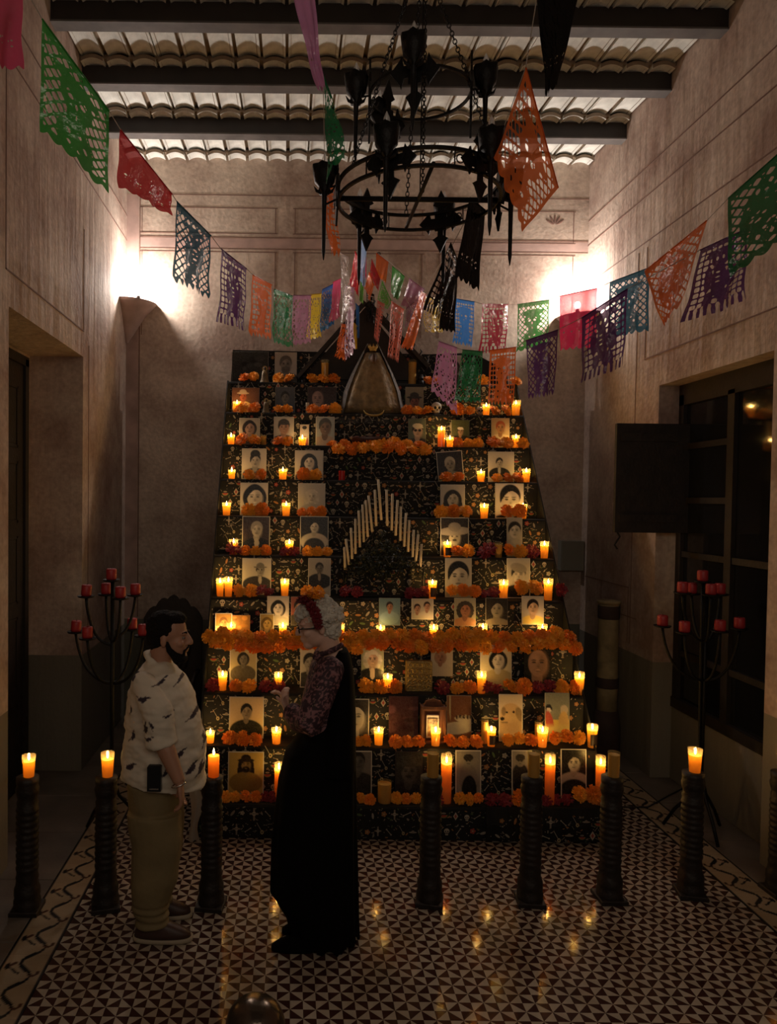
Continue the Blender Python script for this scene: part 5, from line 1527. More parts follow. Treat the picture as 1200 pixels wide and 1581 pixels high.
part('cross_bar', tube([Vector((0, -RR, -.03)), Vector((0, RR, -.03))], .012, 8), M['iron'], chd, True)
def chain(p, q, s=.030):
    p, q = Vector(p), Vector(q); d = (q - p); L = d.length; n = max(2, int(L / (s * .78))); d.normalize()
    rot = d.to_track_quat('Z', 'Y').to_matrix().to_4x4()
    out = []
    for k in range(n):
        c = p + (q - p) * ((k + .5) / n)
        lk = [Vector((.32 * s * math.cos(t), 0, .5 * s * math.sin(t) * 1.05)) for t in [j * PI / 4 for j in range(8)]]
        tb = tube(lk, .0032, 4, closed=True)
        out.append(xf(tb, Matrix.Translation(c) @ rot @ Matrix.Rotation(PI / 2 * (k % 2), 4, 'Z')))
    return join(*out)
hubz = 5.40 - CZ
for k in range(3):
    a = R(90) + k * 2 * PI / 3
    part('hanging_chain', chain((RR * math.cos(a), RR * math.sin(a), .06), (R2 * math.cos(a), R2 * math.sin(a), ZU), .034), M['iron'], chd)
    part('hanging_chain', chain((R2 * math.cos(a), R2 * math.sin(a), ZU + .01), (0, 0, hubz), .034), M['iron'], chd)
part('electric_cable', tube([Vector((.01, 0, -.02)), Vector((.012, .01, hubz))], .004, 6), M['iron'], chd)
part('pull_chain', chain((.02, -.03, -.0), (.02, -.03, hubz), .028), M['iron'], chd)
part('ceiling_hook', tube([Vector((0, 0, hubz)), Vector((.03, 0, hubz + .02)), Vector((.0, 0, hubz + .06))], .008, 8), M['iron'], chd)

# ================================================================== PAPER BANNERS
PC = {'pink': (.75, .08, .20), 'green': (.04, .33, .05), 'red': (.60, .01, .02), 'teal': (.015, .115, .19), 'purple': (.10, .02, .16), 'orange': (.80, .16, .02), 'mauve': (.36, .16, .26), 'yellow': (.80, .55, .04),
      'blue': (.02, .16, .50), 'crimson': (.70, .02, .10), 'dkgreen': (.005, .16, .05), 'lilac': (.52, .22, .42), 'black': (.004, .004, .004), 'silver': (.55, .45, .42), 'lime': (.14, .55, .07), 'coral': (.75, .20, .14), 'ltblue': (.25, .45, .80)}
PMAT = {}
def pmat(c):
    if c not in PMAT:
        PMAT[c] = sheet_mat('tissue_' + c, PC[c], {'silver': .35, 'black': 0.0}.get(c, .10), 0.45 if c != 'black' else .02, .22, {'silver': .45, 'black': .03}.get(c, .10))
        nt = PMAT[c].node_tree
        bp = nt.nodes.new('ShaderNodeBump'); bp.inputs['Strength'].default_value = .9; bp.inputs['Distance'].default_value = .02
        tc = nt.nodes.new('ShaderNodeTexCoord'); n = nt.nodes.new('ShaderNodeTexNoise'); n.inputs['Scale'].default_value = 22; n.inputs['Detail'].default_value = 3
        nt.links.new(tc.outputs['Object'], n.inputs['Vector']); nt.links.new(n.outputs['Fac'], bp.inputs['Height'])
        for x in nt.nodes:
            if x.type in ('BSDF_GLOSSY',): nt.links.new(bp.outputs[0], x.inputs['Normal'])
    return PMAT[c]
GW, GH = 44, 60
def field(design):
    """positive where paper remains; u,v in 0..1 (v down)"""
    v, u = np.meshgrid(np.linspace(0, 1, GH + 1), np.linspace(0, 1, GW + 1), indexing='ij')
    x = (u - .5) * .72; y = v
    def cir(cx, cy, rx, ry): return 1 - np.sqrt(((x - cx) / rx) ** 2 + ((y - cy) / ry) ** 2)
    # lattice
    if design in (0, 2, 4):
        la = np.abs(((x + y) * 9) % 1 - .5); lb = np.abs(((x - y) * 9) % 1 - .5)
        keep = np.maximum(.13 - la, .13 - lb) * 2
    else:
        la = np.abs((x * 12 + .2) % 1 - .5); lb = np.abs((y * 12) % 1 - .5)
        keep = np.maximum(.12 - la, .12 - lb) * 2
    f = keep
    # figure in the middle
    if design in (0, 1):      # skull with hat / flowers
        fig = np.maximum(cir(0, .36, .17, .20), cir(0, .55, .10, .12))
        fig = np.maximum(fig, cir(0, .22, .24, .07)); fig = np.maximum(fig, cir(0, .78, .20, .16))
        for cx, cy, r, s_ in ((-.065, .36, .04, .045), (.065, .36, .04, .045), (0, .44, .015, .03)): fig = np.minimum(fig, -cir(cx, cy, r, s_) + .0)
        for k in range(-2, 3): fig = np.minimum(fig, -cir(k * .03, .54, .008, .03))
        for k in range(5): fig = np.minimum(fig, -cir(.10 * math.cos(k * 1.257), .79 + .09 * math.sin(k * 1.257), .03, .025))
    elif design in (2, 3):    # skeleton dancer
        fig = np.maximum(cir(0, .25, .11, .12), cir(0, .17, .20, .04)); fig = np.maximum(fig, cir(0, .55, .09, .22)); fig = np.maximum(fig, cir(-.14, .5, .05, .18)); fig = np.maximum(fig, cir(.14, .5, .05, .18))
        fig = np.maximum(fig, cir(-.10, .82, .06, .14)); fig = np.maximum(fig, cir(.10, .82, .06, .14))
        for cx in (-.04, .04): fig = np.minimum(fig, -cir(cx, .25, .025, .03))
        for k in range(4): fig = np.minimum(fig, -cir(0, .44 + .06 * k, .05, .012))
    elif design == 4:         # flowers
        fig = cir(0, .5, .27, .36)
        for (cx, cy) in ((0, .32), (-.12, .52), (.12, .52), (0, .70)):
            for k in range(6): fig = np.minimum(fig, -cir(cx + .055 * math.cos(k * 1.047), cy + .055 * math.sin(k * 1.047), .028, .018))
        for k in range(12): fig = np.minimum(fig, -cir(.22 * math.cos(k * .524), .5 + .30 * math.sin(k * .524), .02, .035))
    else:                     # mostly solid with flower holes low
        fig = np.where(y < .55, .3, -.1) + 0 * x
        for i in range(4):
            for k in range(5): fig = np.minimum(fig, -cir(-.24 + i * .16 + .045 * math.cos(k * 1.257), .70 + .035 * math.sin(k * 1.257), .022, .016))
        fig = np.maximum(fig, np.where(y > .55, .12, -.1) - .6 * np.maximum(0, sum([np.maximum(0, cir(-.24 + i * .16 + .045 * math.cos(k * 1.257), .70 + .035 * math.sin(k * 1.257), .024, .018)) for i in range(4) for k in range(5)])))
    f = np.maximum(f, fig)
    # frame: top band, side bands
    f = np.maximum(f, (.075 - y) * 8); f = np.maximum(f, (.045 - u) * 8); f = np.maximum(f, (u - .955) * 8); f = np.maximum(f, (y - .90) * 6)
    # scalloped or fringed hem
    if design in (0, 4, 5): hem = .95 + .05 * np.abs(np.cos(u * PI * 5)) - y
    elif design in (1, 2): hem = 1.0 - .10 * np.abs(((u * 8) % 1) - .5) * 2 - y
    else: hem = np.where((u * 9) % 1 < .62, 1.0, .86) - y
    return np.minimum(f, hem * 6)
FLD = {d: field(d) for d in range(6)}
def cut_mesh(design, pos):
    """marching squares of the cut-out field, mapped with pos(u,v)"""
    Fd = FLD[design]
    V, Fc, idx = [], [], {}
    def vert(key, u, v):
        if key not in idx:
            idx[key] = len(V); V.append(pos(u, v))
        return idx[key]
    for j in range(GH):
        for i in range(GW):
            cs = [(i, j), (i + 1, j), (i + 1, j + 1), (i, j + 1)]
            vals = [Fd[b_, a] for a, b_ in cs]
            if all(x <= 0 for x in vals): continue
            ring_ = []
            for k in range(4):
                (a, b_), (c, d) = cs[k], cs[(k + 1) % 4]
                v0, v1 = vals[k], vals[(k + 1) % 4]
                if v0 > 0: ring_.append(vert((a, b_), a / GW, b_ / GH))
                if (v0 > 0) != (v1 > 0):
                    t = v0 / (v0 - v1)
                    key = ('e', min(a, c), min(b_, d), a == c)
                    ring_.append(vert(key, (a + (c - a) * t) / GW, (b_ + (d - b_) * t) / GH))
            if len(ring_) >= 3: Fc.append(tuple(ring_[::-1]))
    return V, Fc
def banner(corners, Yl, Yr, color, design, label, wave=.02, seed=0, Ybl=None, Ybr=None):
    tl, tr_, br, bl_ = corners
    P = [at(*tl, Yl), at(*tr_, Yr), at(*br, Ybr or Yr), at(*bl_, Ybl or Yl)]
    n_ = ((P[1] - P[0]).cross(P[3] - P[0])).normalized()
    c0 = Vector(P[0])
    ph = seed * 1.7
    def pos(u, v):
        top = P[0].lerp(P[1], u); bot = P[3].lerp(P[2], u)
        p = top.lerp(bot, v)
        w = wave * (math.sin(u * 7 + ph + v * 2) * .5 + math.sin(u * 15 + v * 3 + ph) * .3 + .35 * math.sin(v * 9 + ph + u * 2)) * (.25 + v)
        return p + n_ * w - c0
    t = tag(obj('paper_banner', mesh('paper_banner', cut_mesh(design, pos), pmat(color), True), loc=c0), label, 'banner', None)
    part('folded_hem', tube([P[0] - c0, P[1] - c0], .004, 5), pmat(color), t)
    return P
BH = .43
def yh(h): return BH * F / h
strA, strB, strC = [], [], []
def BA(tl, tr_, hl, hr, color, design, label, S, Yl=None, Yr=None, wmax=.34, **k):
    hm = (hl + hr) / 2; Yc = min(yh(hm), 6.85)
    if Yl is None:
        x = (tr_[0] - tl[0]) * Yc / F
        d = math.sqrt(max(0, wmax ** 2 - x * x)) / 2
        d = min(d, .16)
        sg = 1 if hr < hl else -1
        Yl, Yr = Yc - sg * d, Yc + sg * d
    p = banner((tl, tr_, (tr_[0] - 2, tr_[1] + hr), (tl[0] - 2, tl[1] + hl)), Yl, Yr, color, design, label, seed=tl[0] % 13, **k)
    S += [p[0], p[1]]
BA((-48, -95), (36, -22), 200, 130, 'pink', 5, 'pink paper banner cut by the top left corner of the view', strA)
BA((65, 29), (169, 172), 172, 128, 'green', 0, 'large bright green cut-paper banner near the upper left wall', strA)
BA((186, 200), (266, 300), 90, 34, 'red', 5, 'red crumpled paper banner left of the teal banner', strA, Yl=4.0, Yr=4.4)
BA((273, 311), (326, 364), 126, 100, 'teal', 2, 'dark teal cut-paper banner with pointed hem on the left string', strA)
BA((341, 384), (381, 415), 112, 96, 'purple', 3, 'purple paper banner on the left string beside the orange one', strA)
BA((390, 424), (420, 440), 96, 86, 'orange', 1, 'shiny orange paper banner left of the green one above the altar', strA)
BA((424, 446), (452, 457), 84, 80, 'dkgreen', 4, 'glossy dark green paper banner above the altar top left corner', strA)
BA((453, 456), (481, 456), 78, 74, 'mauve', 4, 'dusty mauve paper banner between green and yellow', strA)
BA((479, 455), (497, 453), 70, 68, 'yellow', 4, 'yellow paper banner between mauve and blue above the altar', strA)
BA((498, 447), (516, 438), 66, 64, 'blue', 4, 'blue paper banner beside the yellow one on the left string', strA)
BA((514, 436), (527, 430), 62, 60, 'pink', 5, 'hot pink narrow paper banner left of the silver streamer', strA)
BA((655, 458), (685, 462), 55, 52, 'yellow', 4, 'yellow paper banner hanging behind the black ones', strB)
BA((703, 461), (733, 466), 70, 72, 'blue', 1, 'blue paper banner right of the black ones', strB)
BA((744, 469), (785, 470), 76, 74, 'crimson', 3, 'pink-red paper banner right of the blue one', strB)
BA((799, 470), (848, 463), 74, 70, 'green', 0, 'olive green paper banner with a skull between pink and crimson', strB)
BA((865, 457), (922, 445), 84, 92, 'crimson', 5, 'crimson paper banner in front of the right wall lamp', strB)
BA((942, 436), (1003, 413), 86, 98, 'teal', 0, 'teal paper banner with pointed hem on the right', strB)
p = banner(((996, 418), (1092, 340), (1050, 470), (1022, 505)), 4.6, 4.2, 'orange', 4, 'large orange crinkled paper banner on the right', seed=3); strB += [p[0], p[1]]
p = banner(((1081, 386), (1155, 352), (1152, 464), (1056, 500)), 4.3, 4.0, 'purple', 3, 'purple cut-paper banner half behind the dark green one', seed=5); strC0 = [p[0], p[1]]
p = banner(((1125, 306), (1262, 184), (1262, 330), (1127, 428)), 3.75, 3.4, 'dkgreen', 4, 'big dark green paper banner at the right edge of the view', seed=6); strB += [p[0], p[1]]
banner(((1186, 400), (1222, 396), (1222, 444), (1187, 446)), 6.4 * .78, 6.2 * .76, 'orange', 1, 'small orange paper banner at the far right edge', seed=2)
p = banner(((812, 526), (862, 509), (857, 611), (817, 618)), 4.9, 4.75, 'purple', 2, 'lowest purple paper banner beside the altar top right', seed=1); sC2 = [p[0], p[1]]
p = banner(((898, 491), (969, 446), (963, 566), (896, 592)), 4.55, 4.3, 'purple', 3, 'middle purple paper banner in front of the teal one', seed=4); sC3 = [p[0], p[1]]
strC = []
p = banner(((678, 527), (706, 537), (705, 640), (667, 605)), 5.6, 5.5, 'lilac', 4, 'lilac paper banner drooping over the right altar shelf', seed=2); strC += [p[0], p[1]]
p = banner(((714, 540), (746, 543), (742, 622), (704, 620)), 5.4, 5.3, 'dkgreen', 4, 'dark green paper banner between lilac and orange', seed=9); strC += [p[0], p[1]]
p = banner(((756, 541), (797, 536), (794, 628), (753, 626)), 5.2, 5.1, 'orange', 1, 'orange paper banner over the upper right candles', seed=8); strC += [p[0], p[1]]
strC += sC2 + sC3 + strC0
# strips seen edge-on, coming toward the viewer
def S(c, Y0, Y1, col, d, lab, **k): return banner(c, Y0, Y1, col, d, lab, **k)
sD = []
for c, ya, yb2, col, d, lab in [
    (((452, -12), (486, -12), (500, 140), (493, 140)), 2.9, 2.95, 'lilac', 5, 'twisted lilac paper strip hanging from the top of the view'),
    (((499, 116), (512, 150), (537, 235), (501, 285)), 3.7, 4.0, 'dkgreen', 4, 'dark green paper banner seen edge-on left of the chandelier'),
    (((502, 280), (517, 288), (524, 402), (503, 385)), 4.5, 4.8, 'orange', 1, 'narrow orange paper banner below the edge-on green one'),
    (((524, 390), (538, 398), (541, 470), (528, 500)), 5.2, 5.6, 'silver', 4, 'silvery crinkled paper streamer above the altar'),
    (((532, 440), (548, 445), (547, 540), (537, 556)), 5.7, 6.0, 'mauve', 4, 'glossy mauve streamer beside the silvery one'),
    (((527, 500), (538, 502), (535, 560), (514, 550)), 6.2, 6.4, 'orange', 2, 'orange paper banner lowest in the central cluster')]:
    p = banner(c, ya, yb2, col, d, lab, seed=int(c[0][0]) % 7); sD += [p[0]]
for c, ya, yb2, col, d, lab in [
    (((812, 104), (862, 290), (808, 358), (763, 243)), 3.7, 4.1, 'orange', 0, 'large orange shiny paper banner flying right of the chandelier'),
    (((826, -15), (895, -15), (862, 130), (842, 152)), 3.2, 3.4, 'black', 5, 'black paper banner hanging at the top right of the chandelier'),
    (((726, 305), (750, 325), (738, 450), (703, 430)), 4.5, 4.7, 'black', 5, 'black paper banner against the chandelier right side'),
    (((696, 375), (707, 402), (688, 498), (654, 478)), 4.9, 5.1, 'black', 3, 'black fringed paper banner above the yellow one'),
    (((688, 420), (707, 428), (702, 514), (680, 510)), 5.4, 5.5, 'black', 5, 'black solid paper banner left of the blue one'),
    (((548, 388), (557, 402), (554, 458), (540, 440)), 6.5, 6.6, 'red', 5, 'bright red diamond-shaped banner at the left of the central cluster'),
    (((556, 368), (567, 374), (563, 445), (553, 432)), 6.4, 6.5, 'ltblue', 5, 'pale blue paper strip in the central cluster'),
    (((557, 426), (562, 432), (561, 470), (555, 464)), 6.6, 6.6, 'lime', 5, 'small lime green strip between red and orange'),
    (((570, 420), (578, 441), (571, 466), (564, 446)), 6.6, 6.7, 'orange', 5, 'small amber diamond banner in the central cluster'),
    (((574, 400), (587, 432), (584, 450), (571, 424)), 6.7, 6.7, 'red', 5, 'small red diamond banner right of the amber one'),
    (((581, 391), (600, 405), (596, 438), (580, 424)), 6.8, 6.8, 'orange', 5, 'orange banner at the top of the central cluster'),
    (((606, 411), (625, 427), (614, 465), (602, 452)), 6.7, 6.8, 'green', 5, 'green banner right of the top orange one'),
    (((590, 434), (605, 466), (598, 478), (583, 462)), 6.6, 6.6, 'lime', 4, 'lime green crumpled banner in the central cluster'),
    (((632, 430), (656, 446), (641, 478), (620, 472)), 6.7, 6.8, 'lilac', 5, 'pale lilac banner at the right of the central cluster'),
    (((650, 450), (658, 455), (638, 541), (617, 538)), 6.3, 6.4, 'orange', 5, 'long slanted orange banner right of the central cluster'),
    (((583, 464), (594, 470), (584, 532), (577, 522)), 6.4, 6.4, 'coral', 1, 'slim coral banner above the statue head'),
    (((604, 465), (624, 478), (616, 562), (600, 552)), 6.3, 6.4, 'coral', 2, 'wide crinkled coral banner right of the statue head'),
    (((627, 476), (640, 466), (638, 492), (626, 506)), 6.6, 6.6, 'mauve', 4, 'small dark mauve banner between coral and lilac'),
    (((549, 468), (555, 474), (555, 522), (551, 522)), 6.4, 6.4, 'blue', 5, 'thin blue strip above the statue crown'),
    (((546, 498), (552, 504), (551, 540), (546, 536)), 6.4, 6.4, 'yellow', 5, 'thin yellow strip left of the statue crown'),
    (((566, 450), (578, 455), (580, 500), (566, 496)), 6.9, 6.9, 'black', 3, 'black banner in the shade of the central cluster'),
    (((556, 392), (566, 398), (566, 432), (557, 430)), 6.9, 6.9, 'pink', 5, 'pink strip behind the red diamond banner')]:
    banner(c, ya, yb2, col, d, lab, seed=int(c[0][1]) % 7, wave=.012)
HUB = at(585, 392, 7.3)
def cord(pts, label, ):
    c0 = Vector(pts[0])
    t = tag(obj('banner_string', mesh('banner_string', tube([Vector(p) - c0 for p in pts], .0022, 5), M['cordm']), loc=c0), label, 'string')
cord(strA + [at(545, 415, 7.0), HUB], 'thin string carrying the left row of paper banners')
cord([HUB, at(620, 440, 7.1)] + strB[:12] + strB[12:14] + strB[14:], 'thin string carrying the right upper row of paper banners')
cord([HUB, at(650, 500, 6.2)] + strC, 'thin string carrying the purple and orange banners on the right')
cord([Vector(p) for p in [sD[0] + Vector((0, -.2, .05))] + sD + [HUB]], 'thin string running toward the viewer left of the chandelier')
cord([at(835, -40, 2.9), at(812, 104, 3.7), at(740, 300, 4.6), at(700, 376, 4.9), at(655, 446, 6.3), HUB], 'thin string carrying the black banners')
hk_ = thing('ceiling_anchor', 'small iron anchor where all banner strings meet above the altar', 'hook', tuple(HUB))
part('eye_bolt', join(tube([Vector((0, 0, 0)), Vector((0, YB - HUB.y, 0))], .006, 6), tube([Vector((.015 * math.cos(t), 0, .015 * math.sin(t))) for t in [k * PI / 5 for k in range(10)]], .004, 5, closed=True)), M['iron'], hk_)

# ================================================================== PEOPLE
def Rz(a): return Matrix.Rotation(a, 4, 'Z')
def head_shapes(fem=False):
    s = []
    s.append(ball((-.012, 0, .040), (.096, .074, .088), 20, 14))
    s.append(ball((.028, 0, -.020), (.062, .060, .082), 18, 12))
    s.append(ball((.010, 0, -.055), (.065, .056, .052), 18, 12))
    s.append(ball((.058, 0, -.088), (.030, .032, .024), 14, 10))
    s.append(tube([Vector((.078, 0, .030)), Vector((.094, 0, .004)), Vector((.106, 0, -.020))], [.010, .012, .014], 10))
    s.append(ball((.106, 0, -.024), (.014, .013, .011), 12, 8))
    for q in (-1, 1):
        s.append(ball((.092, q * .013, -.027), (.010, .009, .008), 10, 8))
        s.append(ball((.074, q * .026, .026), (.016, .022, .009), 12, 8))
        s.append(ball((.056, q * .040, -.022), (.026, .020, .020), 12, 8))
        s.append(ball((-.014, q * .072, -.008), (.017, .009, .030), 12, 8))
    s.append(ball((.086, 0, -.052), (.013, .022, .007), 12, 8)); s.append(ball((.083, 0, -.064), (.012, .019, .007), 12, 8))
    s.append(tube([Vector((-.035, 0, -.03)), Vector((-.045, 0, -.11)), Vector((-.055, 0, -.20))], [.058, .056, .066], 16))
    return join(*s)
def hand_shapes(curl=.5, spread=1.0):
    """right-hand-ish, wrist at origin, fingers down -z, palm facing +y (thumb toward +x)"""
    s = [tube([Vector((0, 0, .03)), Vector((0, 0, 0)), Vector((0, 0, -.02))], [.026, .025, .026], 12, flat=.75)]
    s.append(loft([(0, 0, -.005, .026, .017), (0.002, 0, -.04, .038, .016), (0, 0, -.082, .040, .014), (0, 0, -.094, .034, .010)], 16))
    for k, (x, L) in enumerate(((.028, .070), (.010, .080), (-.009, .074), (-.027, .058))):
        a = 0; p = Vector((x, 0, -.083)); pts = [p.copy() + Vector((0, 0, .02)), p.copy()]; rd = [.0095, .0098]
        for j, f_ in enumerate((.42, .32, .26)):
            a += curl * (.5 + .25 * j)
            p = p + Vector((x * .12 * spread, math.sin(a), -math.cos(a))) * L * f_; pts.append(p.copy()); rd.append(.0093 - .001 * j)
        s.append(tube(pts, rd, 10)); s.append(ball(p, .0075, 8, 6))
    pts = [Vector((.018, .002, -.018)), Vector((.040, .012, -.045)), Vector((.050, .022, -.070)), Vector((.050, .032, -.090))]
    s.append(tube(pts, [.014, .013, .011, .009], 10)); s.append(ball(pts[-1], .009, 8, 6))
    return join(*s)

# ---- the man
def man():
    Yc = 3.74
    A = lambda x, y, Y=Yc: at(x, y, Y)
    root = thing('person', 'bearded man in white printed short-sleeved shirt and khaki trousers, facing right', 'person', (A(250, 1440).x, Yc, 0))
    o = Vector(root.location)
    L = lambda x, y, Y=Yc: A(x, y, Y) - o
    hd = L(262, 984); hs = 1.02
    HM = Matrix.Translation(hd) @ Rz(R(-4)) @ Matrix.Rotation(R(0), 4, 'Y') @ Matrix.Scale(hs, 4)
    body = [xf(head_shapes(), HM)]
    # torso core under the shirt, arms, legs
    body.append(loft([(L(245, 1215).x, 0, L(0, 1215).z, .13, .15), (L(253, 1150).x, 0, L(0, 1150).z, .16, .17), (L(248, 1090).x, 0, L(0, 1090).z, .14, .17), (L(243, 1045).x, 0, L(0, 1045).z, .10, .16), (L(246, 1020).x, 0, L(0, 1020).z, .06, .08)], 20))
    for sgn in (-1, 1):
        sh = L(240, 1047, Yc) ; sh.y = sgn * .185
        if sgn == -1: el, wr_, = L(250, 1140, 3.49), L(277, 1207, 3.455)
        else: el, wr_ = L(252, 1138, 3.98), L(272, 1203, 3.96)
        body.append(tube([sh, sh.lerp(el, .5), el, el.lerp(wr_, .3), wr_], [.055, .050, .043, .044, .029], 14))
        d = (wr_ - el).normalized()
        hm = Matrix.Translation(wr_) @ Matrix.Rotation(-math.atan2(d.x, -d.z) * .35, 4, 'Y') @ Matrix.Rotation(R(90) if sgn == -1 else R(-90), 4, 'Z') @ Matrix.Scale(.96 * (1 if sgn == -1 else 1), 4)
        body.append(xf(hand_shapes(.55), hm))
    for sgn, xo in ((-1, 0), (1, -4)):
        hp = L(240 + xo, 1225); hp.y = sgn * .09
        kn = L(250 + xo, 1325); kn.y = sgn * .10
        an = L(240 + xo, 1425); an.y = sgn * .105; an.z = .09
        body.append(tube([hp, kn, an, an + Vector((0, 0, -.05))], [.075, .055, .038, .036], 14))
    part_me = remesh('body', join(*body), .0052, 3, M['skin_m'])
    obj('body', part_me, root)
    # hair
    hair = join(ball((-.030, 0, .052), (.090, .084, .084), 20, 14), ball((-.055, 0, .0), (.062, .074, .07), 18, 12), ball((.012, 0, .094), (.074, .068, .038), 18, 12), ball((-.06, 0, -.045), (.035, .052, .035), 12, 8))
    obj('hair', remesh('hair', xf(hair, HM), .006, 2, M['hair_b'], disp=lambda c: .004 * noise.noise(c * 60)), root)
    bs = [tube([Vector((.0, q * .066, -.01)), Vector((.012, q * .062, -.05)), Vector((.036, q * .046, -.082)), Vector((.068, q * .018, -.102)), Vector((.078, 0, -.105))], [.008, .015, .021, .022, .019], 10) for q in (-1, 1)]
    bs.append(tube([Vector((.084, -.022, -.058)), Vector((.094, -.012, -.046)), Vector((.097, 0, -.043)), Vector((.094, .012, -.046)), Vector((.084, .022, -.058))], .0055, 8))
    bs += [tube([Vector((.080, q * .024, -.056)), Vector((.078, q * .024, -.075)), Vector((.076, q * .014, -.095))], .007, 8) for q in (-1, 1)]
    obj('beard', remesh('beard', xf(join(*bs), HM), .004, 1, M['hair_b']), root)
    for q in (-1, 1):
        e = obj('eye', mesh('eye', xf(ball((.072, q * .028, .004), (.011, .012, .008), 12, 8), HM), M['eye'], True), root)
        obj('iris', mesh('iris', xf(ball((.081, q * .028, .004), (.003, .005, .005), 8, 6), HM), M['wick'], True), e)
        obj('eyebrow', mesh('eyebrow', xf(tube([Vector((.088, q * .010, .026)), Vector((.089, q * .026, .032)), Vector((.072, q * .045, .028))], [.004, .005, .003], 6), HM), M['hair_b'], True), root)
    # shirt
    prof = [(1018, 232, 262, .085), (1028, 218, 272, .135), (1042, 208, 283, .185), (1065, 200, 296, .20), (1100, 196, 309, .205), (1140, 194, 317, .21), (1175, 191, 319, .215), (1200, 189, 318, .212)]
    secs = []
    for y, x0, x1, ry in prof[::-1]:
        a, b_ = L(x0, y), L(x1, y)
        secs.append(((a.x + b_.x) / 2, 0, a.z, (b_.x - a.x) / 2, ry, -.10 if y > 1190 else 0))
    sh_ = [loft(secs, 32, 2.2)]
    for sgn, Ya in ((-1, 3.505), (1, 3.965)):
        s0 = L(232, 1045); s0.y = sgn * .165
        s1 = L(241, 1095, Ya); s2 = L(251, 1149, Ya)
        sh_.append(tube([s0, s1, s2], [.062, .074, .074], 18)); sh_.append(ball(s0, .064, 16, 10))
    sh_.append(tube([L(231, 1012) + Vector((0, -.055, 0)), L(250, 1026) + Vector((0, -.075, 0)), L(270, 1036) + Vector((0, -.04, 0))], [.016, .02, .012], 10, flat=.6))
    sh_.append(tube([L(231, 1012) + Vector((0, .055, 0)), L(250, 1026) + Vector((0, .075, 0)), L(270, 1036) + Vector((0, .04, 0))], [.016, .02, .012], 10, flat=.6))
    sh_.append(tube([L(231, 1012) + Vector((0, .055, 0)), L(228, 1011), L(231, 1012) + Vector((0, -.055, 0))], [.016, .018, .016], 10))
    BIRDS = [(247, 1056, .016, .5), (223, 1076, .022, 0), (229, 1120, .022, 1.2), (240, 1112, .014, 2), (234, 1134, .016, .2), (294, 1115, .02, .8), (203, 1050, .018, .9), (199, 1101, .012, 1.5), (202, 1143, .02, 1.1), (276, 1168, .022, .4),
             (311, 1157, .022, 1.6), (197, 1190, .024, .3), (271, 1060, .014, 1), (292, 1195, .026, .6), (300, 1085, .012, 1.6), (306, 1200, .02, 1.2), (262, 1100, .01, 0), (255, 1195, .016, 1)]
    BP = [(L(x, y, Yc - .21), r_, a) for x, y, r_, a in BIRDS]
    def shcol(c):
        if c.y > .05:
            if noise.noise(c * 14) > .42: return (.05, .03, .04)
            return (.68, .60, .48)
        for (p, r_, a) in BP:
            dx, dz = c.x - p.x, c.z - p.z
            ca, sa = math.cos(a), math.sin(a)
            u, v = dx * ca + dz * sa, -dx * sa + dz * ca
            w = noise.noise(Vector((c.x * 60, c.z * 60, p.x * 9))) * .35
            if (u / r_) ** 2 + (v / (r_ * .5)) ** 2 < 1 + w or ((u - r_) / (r_ * .9)) ** 2 + ((v - r_ * .5) / (r_ * .2)) ** 2 < 1 + w: return (.035, .022, .035)
            # thin stem
            if abs(u + r_ * 1.2) < r_ * .8 and abs(v + .3 * u) < .0025: return (.12, .08, .07)
        return (.68, .60, .48)
    me = remesh('shirt', join(*sh_), .0065, 3, M['shirt'], shcol, disp=lambda c: .013 * noise.noise(Vector((c.x * 7, c.y * 7, c.z * 16))) + .005 * noise.noise(Vector((c.x * 22, c.y * 20, c.z * 45))) + .004 * math.sin(c.z * 70 + c.x * 25) * max(0, .98 - c.z) * 3)
    obj('shirt', me, root)
    # trousers
    tr_ = []
    tr_.append(loft([(L(241, 1265).x, 0, L(0, 1265).z, .12, .175), (L(240, 1230).x, 0, L(0, 1230).z, .135, .19), (L(238, 1195).x, 0, L(0, 1195).z, .13, .185)], 24, 2.2))
    for sgn in (-1, 1):
        xo = 0 if sgn < 0 else -5
        secs = []
        for y, x0, x1, ry in ((1440, 217, 266, .075), (1425, 216, 265, .07), (1390, 211, 262, .08), (1340, 209, 280, .095), (1290, 207, 287, .105), (1240, 200, 288, .105)):
            a, b_ = L(x0 + xo, y), L(x1 + xo, y)
            zz = a.z if y < 1420 else (.075 if y == 1440 else .13)
            secs.append(((a.x + b_.x) / 2 , sgn * .10, zz, (b_.x - a.x) / 2 * (1 if y > 1300 else .95), ry))
        tr_.append(loft(secs, 20, 2.1))
    obj('trousers', remesh('trousers', join(*tr_), .008, 3, M['khaki'], disp=lambda c: .007 * noise.noise(Vector((c.x * 12, c.y * 8, c.z * 9))) + (.005 * math.sin(c.z * 160) if c.z < .2 else 0)), root)
    for sgn in (-1, 1):
        xo = .0 if sgn < 0 else -.03
        bx = L(240, 1440).x + xo; yy = sgn * .105
        sp = []
        up = loft([(bx + .055, yy, .022, .142, .047), (bx + .055, yy, .045, .138, .045), (bx + .03, yy, .075, .10, .04), (bx - .01, yy, .105, .055, .037), (bx - .02, yy, .12, .045, .035)], 24, 2.4)
        so = part('shoe', up, M['shoe'], root, True)
        part('sole', loft([(bx + .057, yy, .0, .145, .046), (bx + .057, yy, .008, .15, .051), (bx + .057, yy, .024, .15, .050)], 28, 2.6), M['sole'], so, True)
        part('laces', join(*[tube([Vector((bx + .06 + .018 * k, yy - .025, .088 - .012 * k)), Vector((bx + .065 + .018 * k, yy, .098 - .013 * k)), Vector((bx + .06 + .018 * k, yy + .025, .088 - .012 * k))], .003, 5) for k in range(3)]), M['sole'], so)
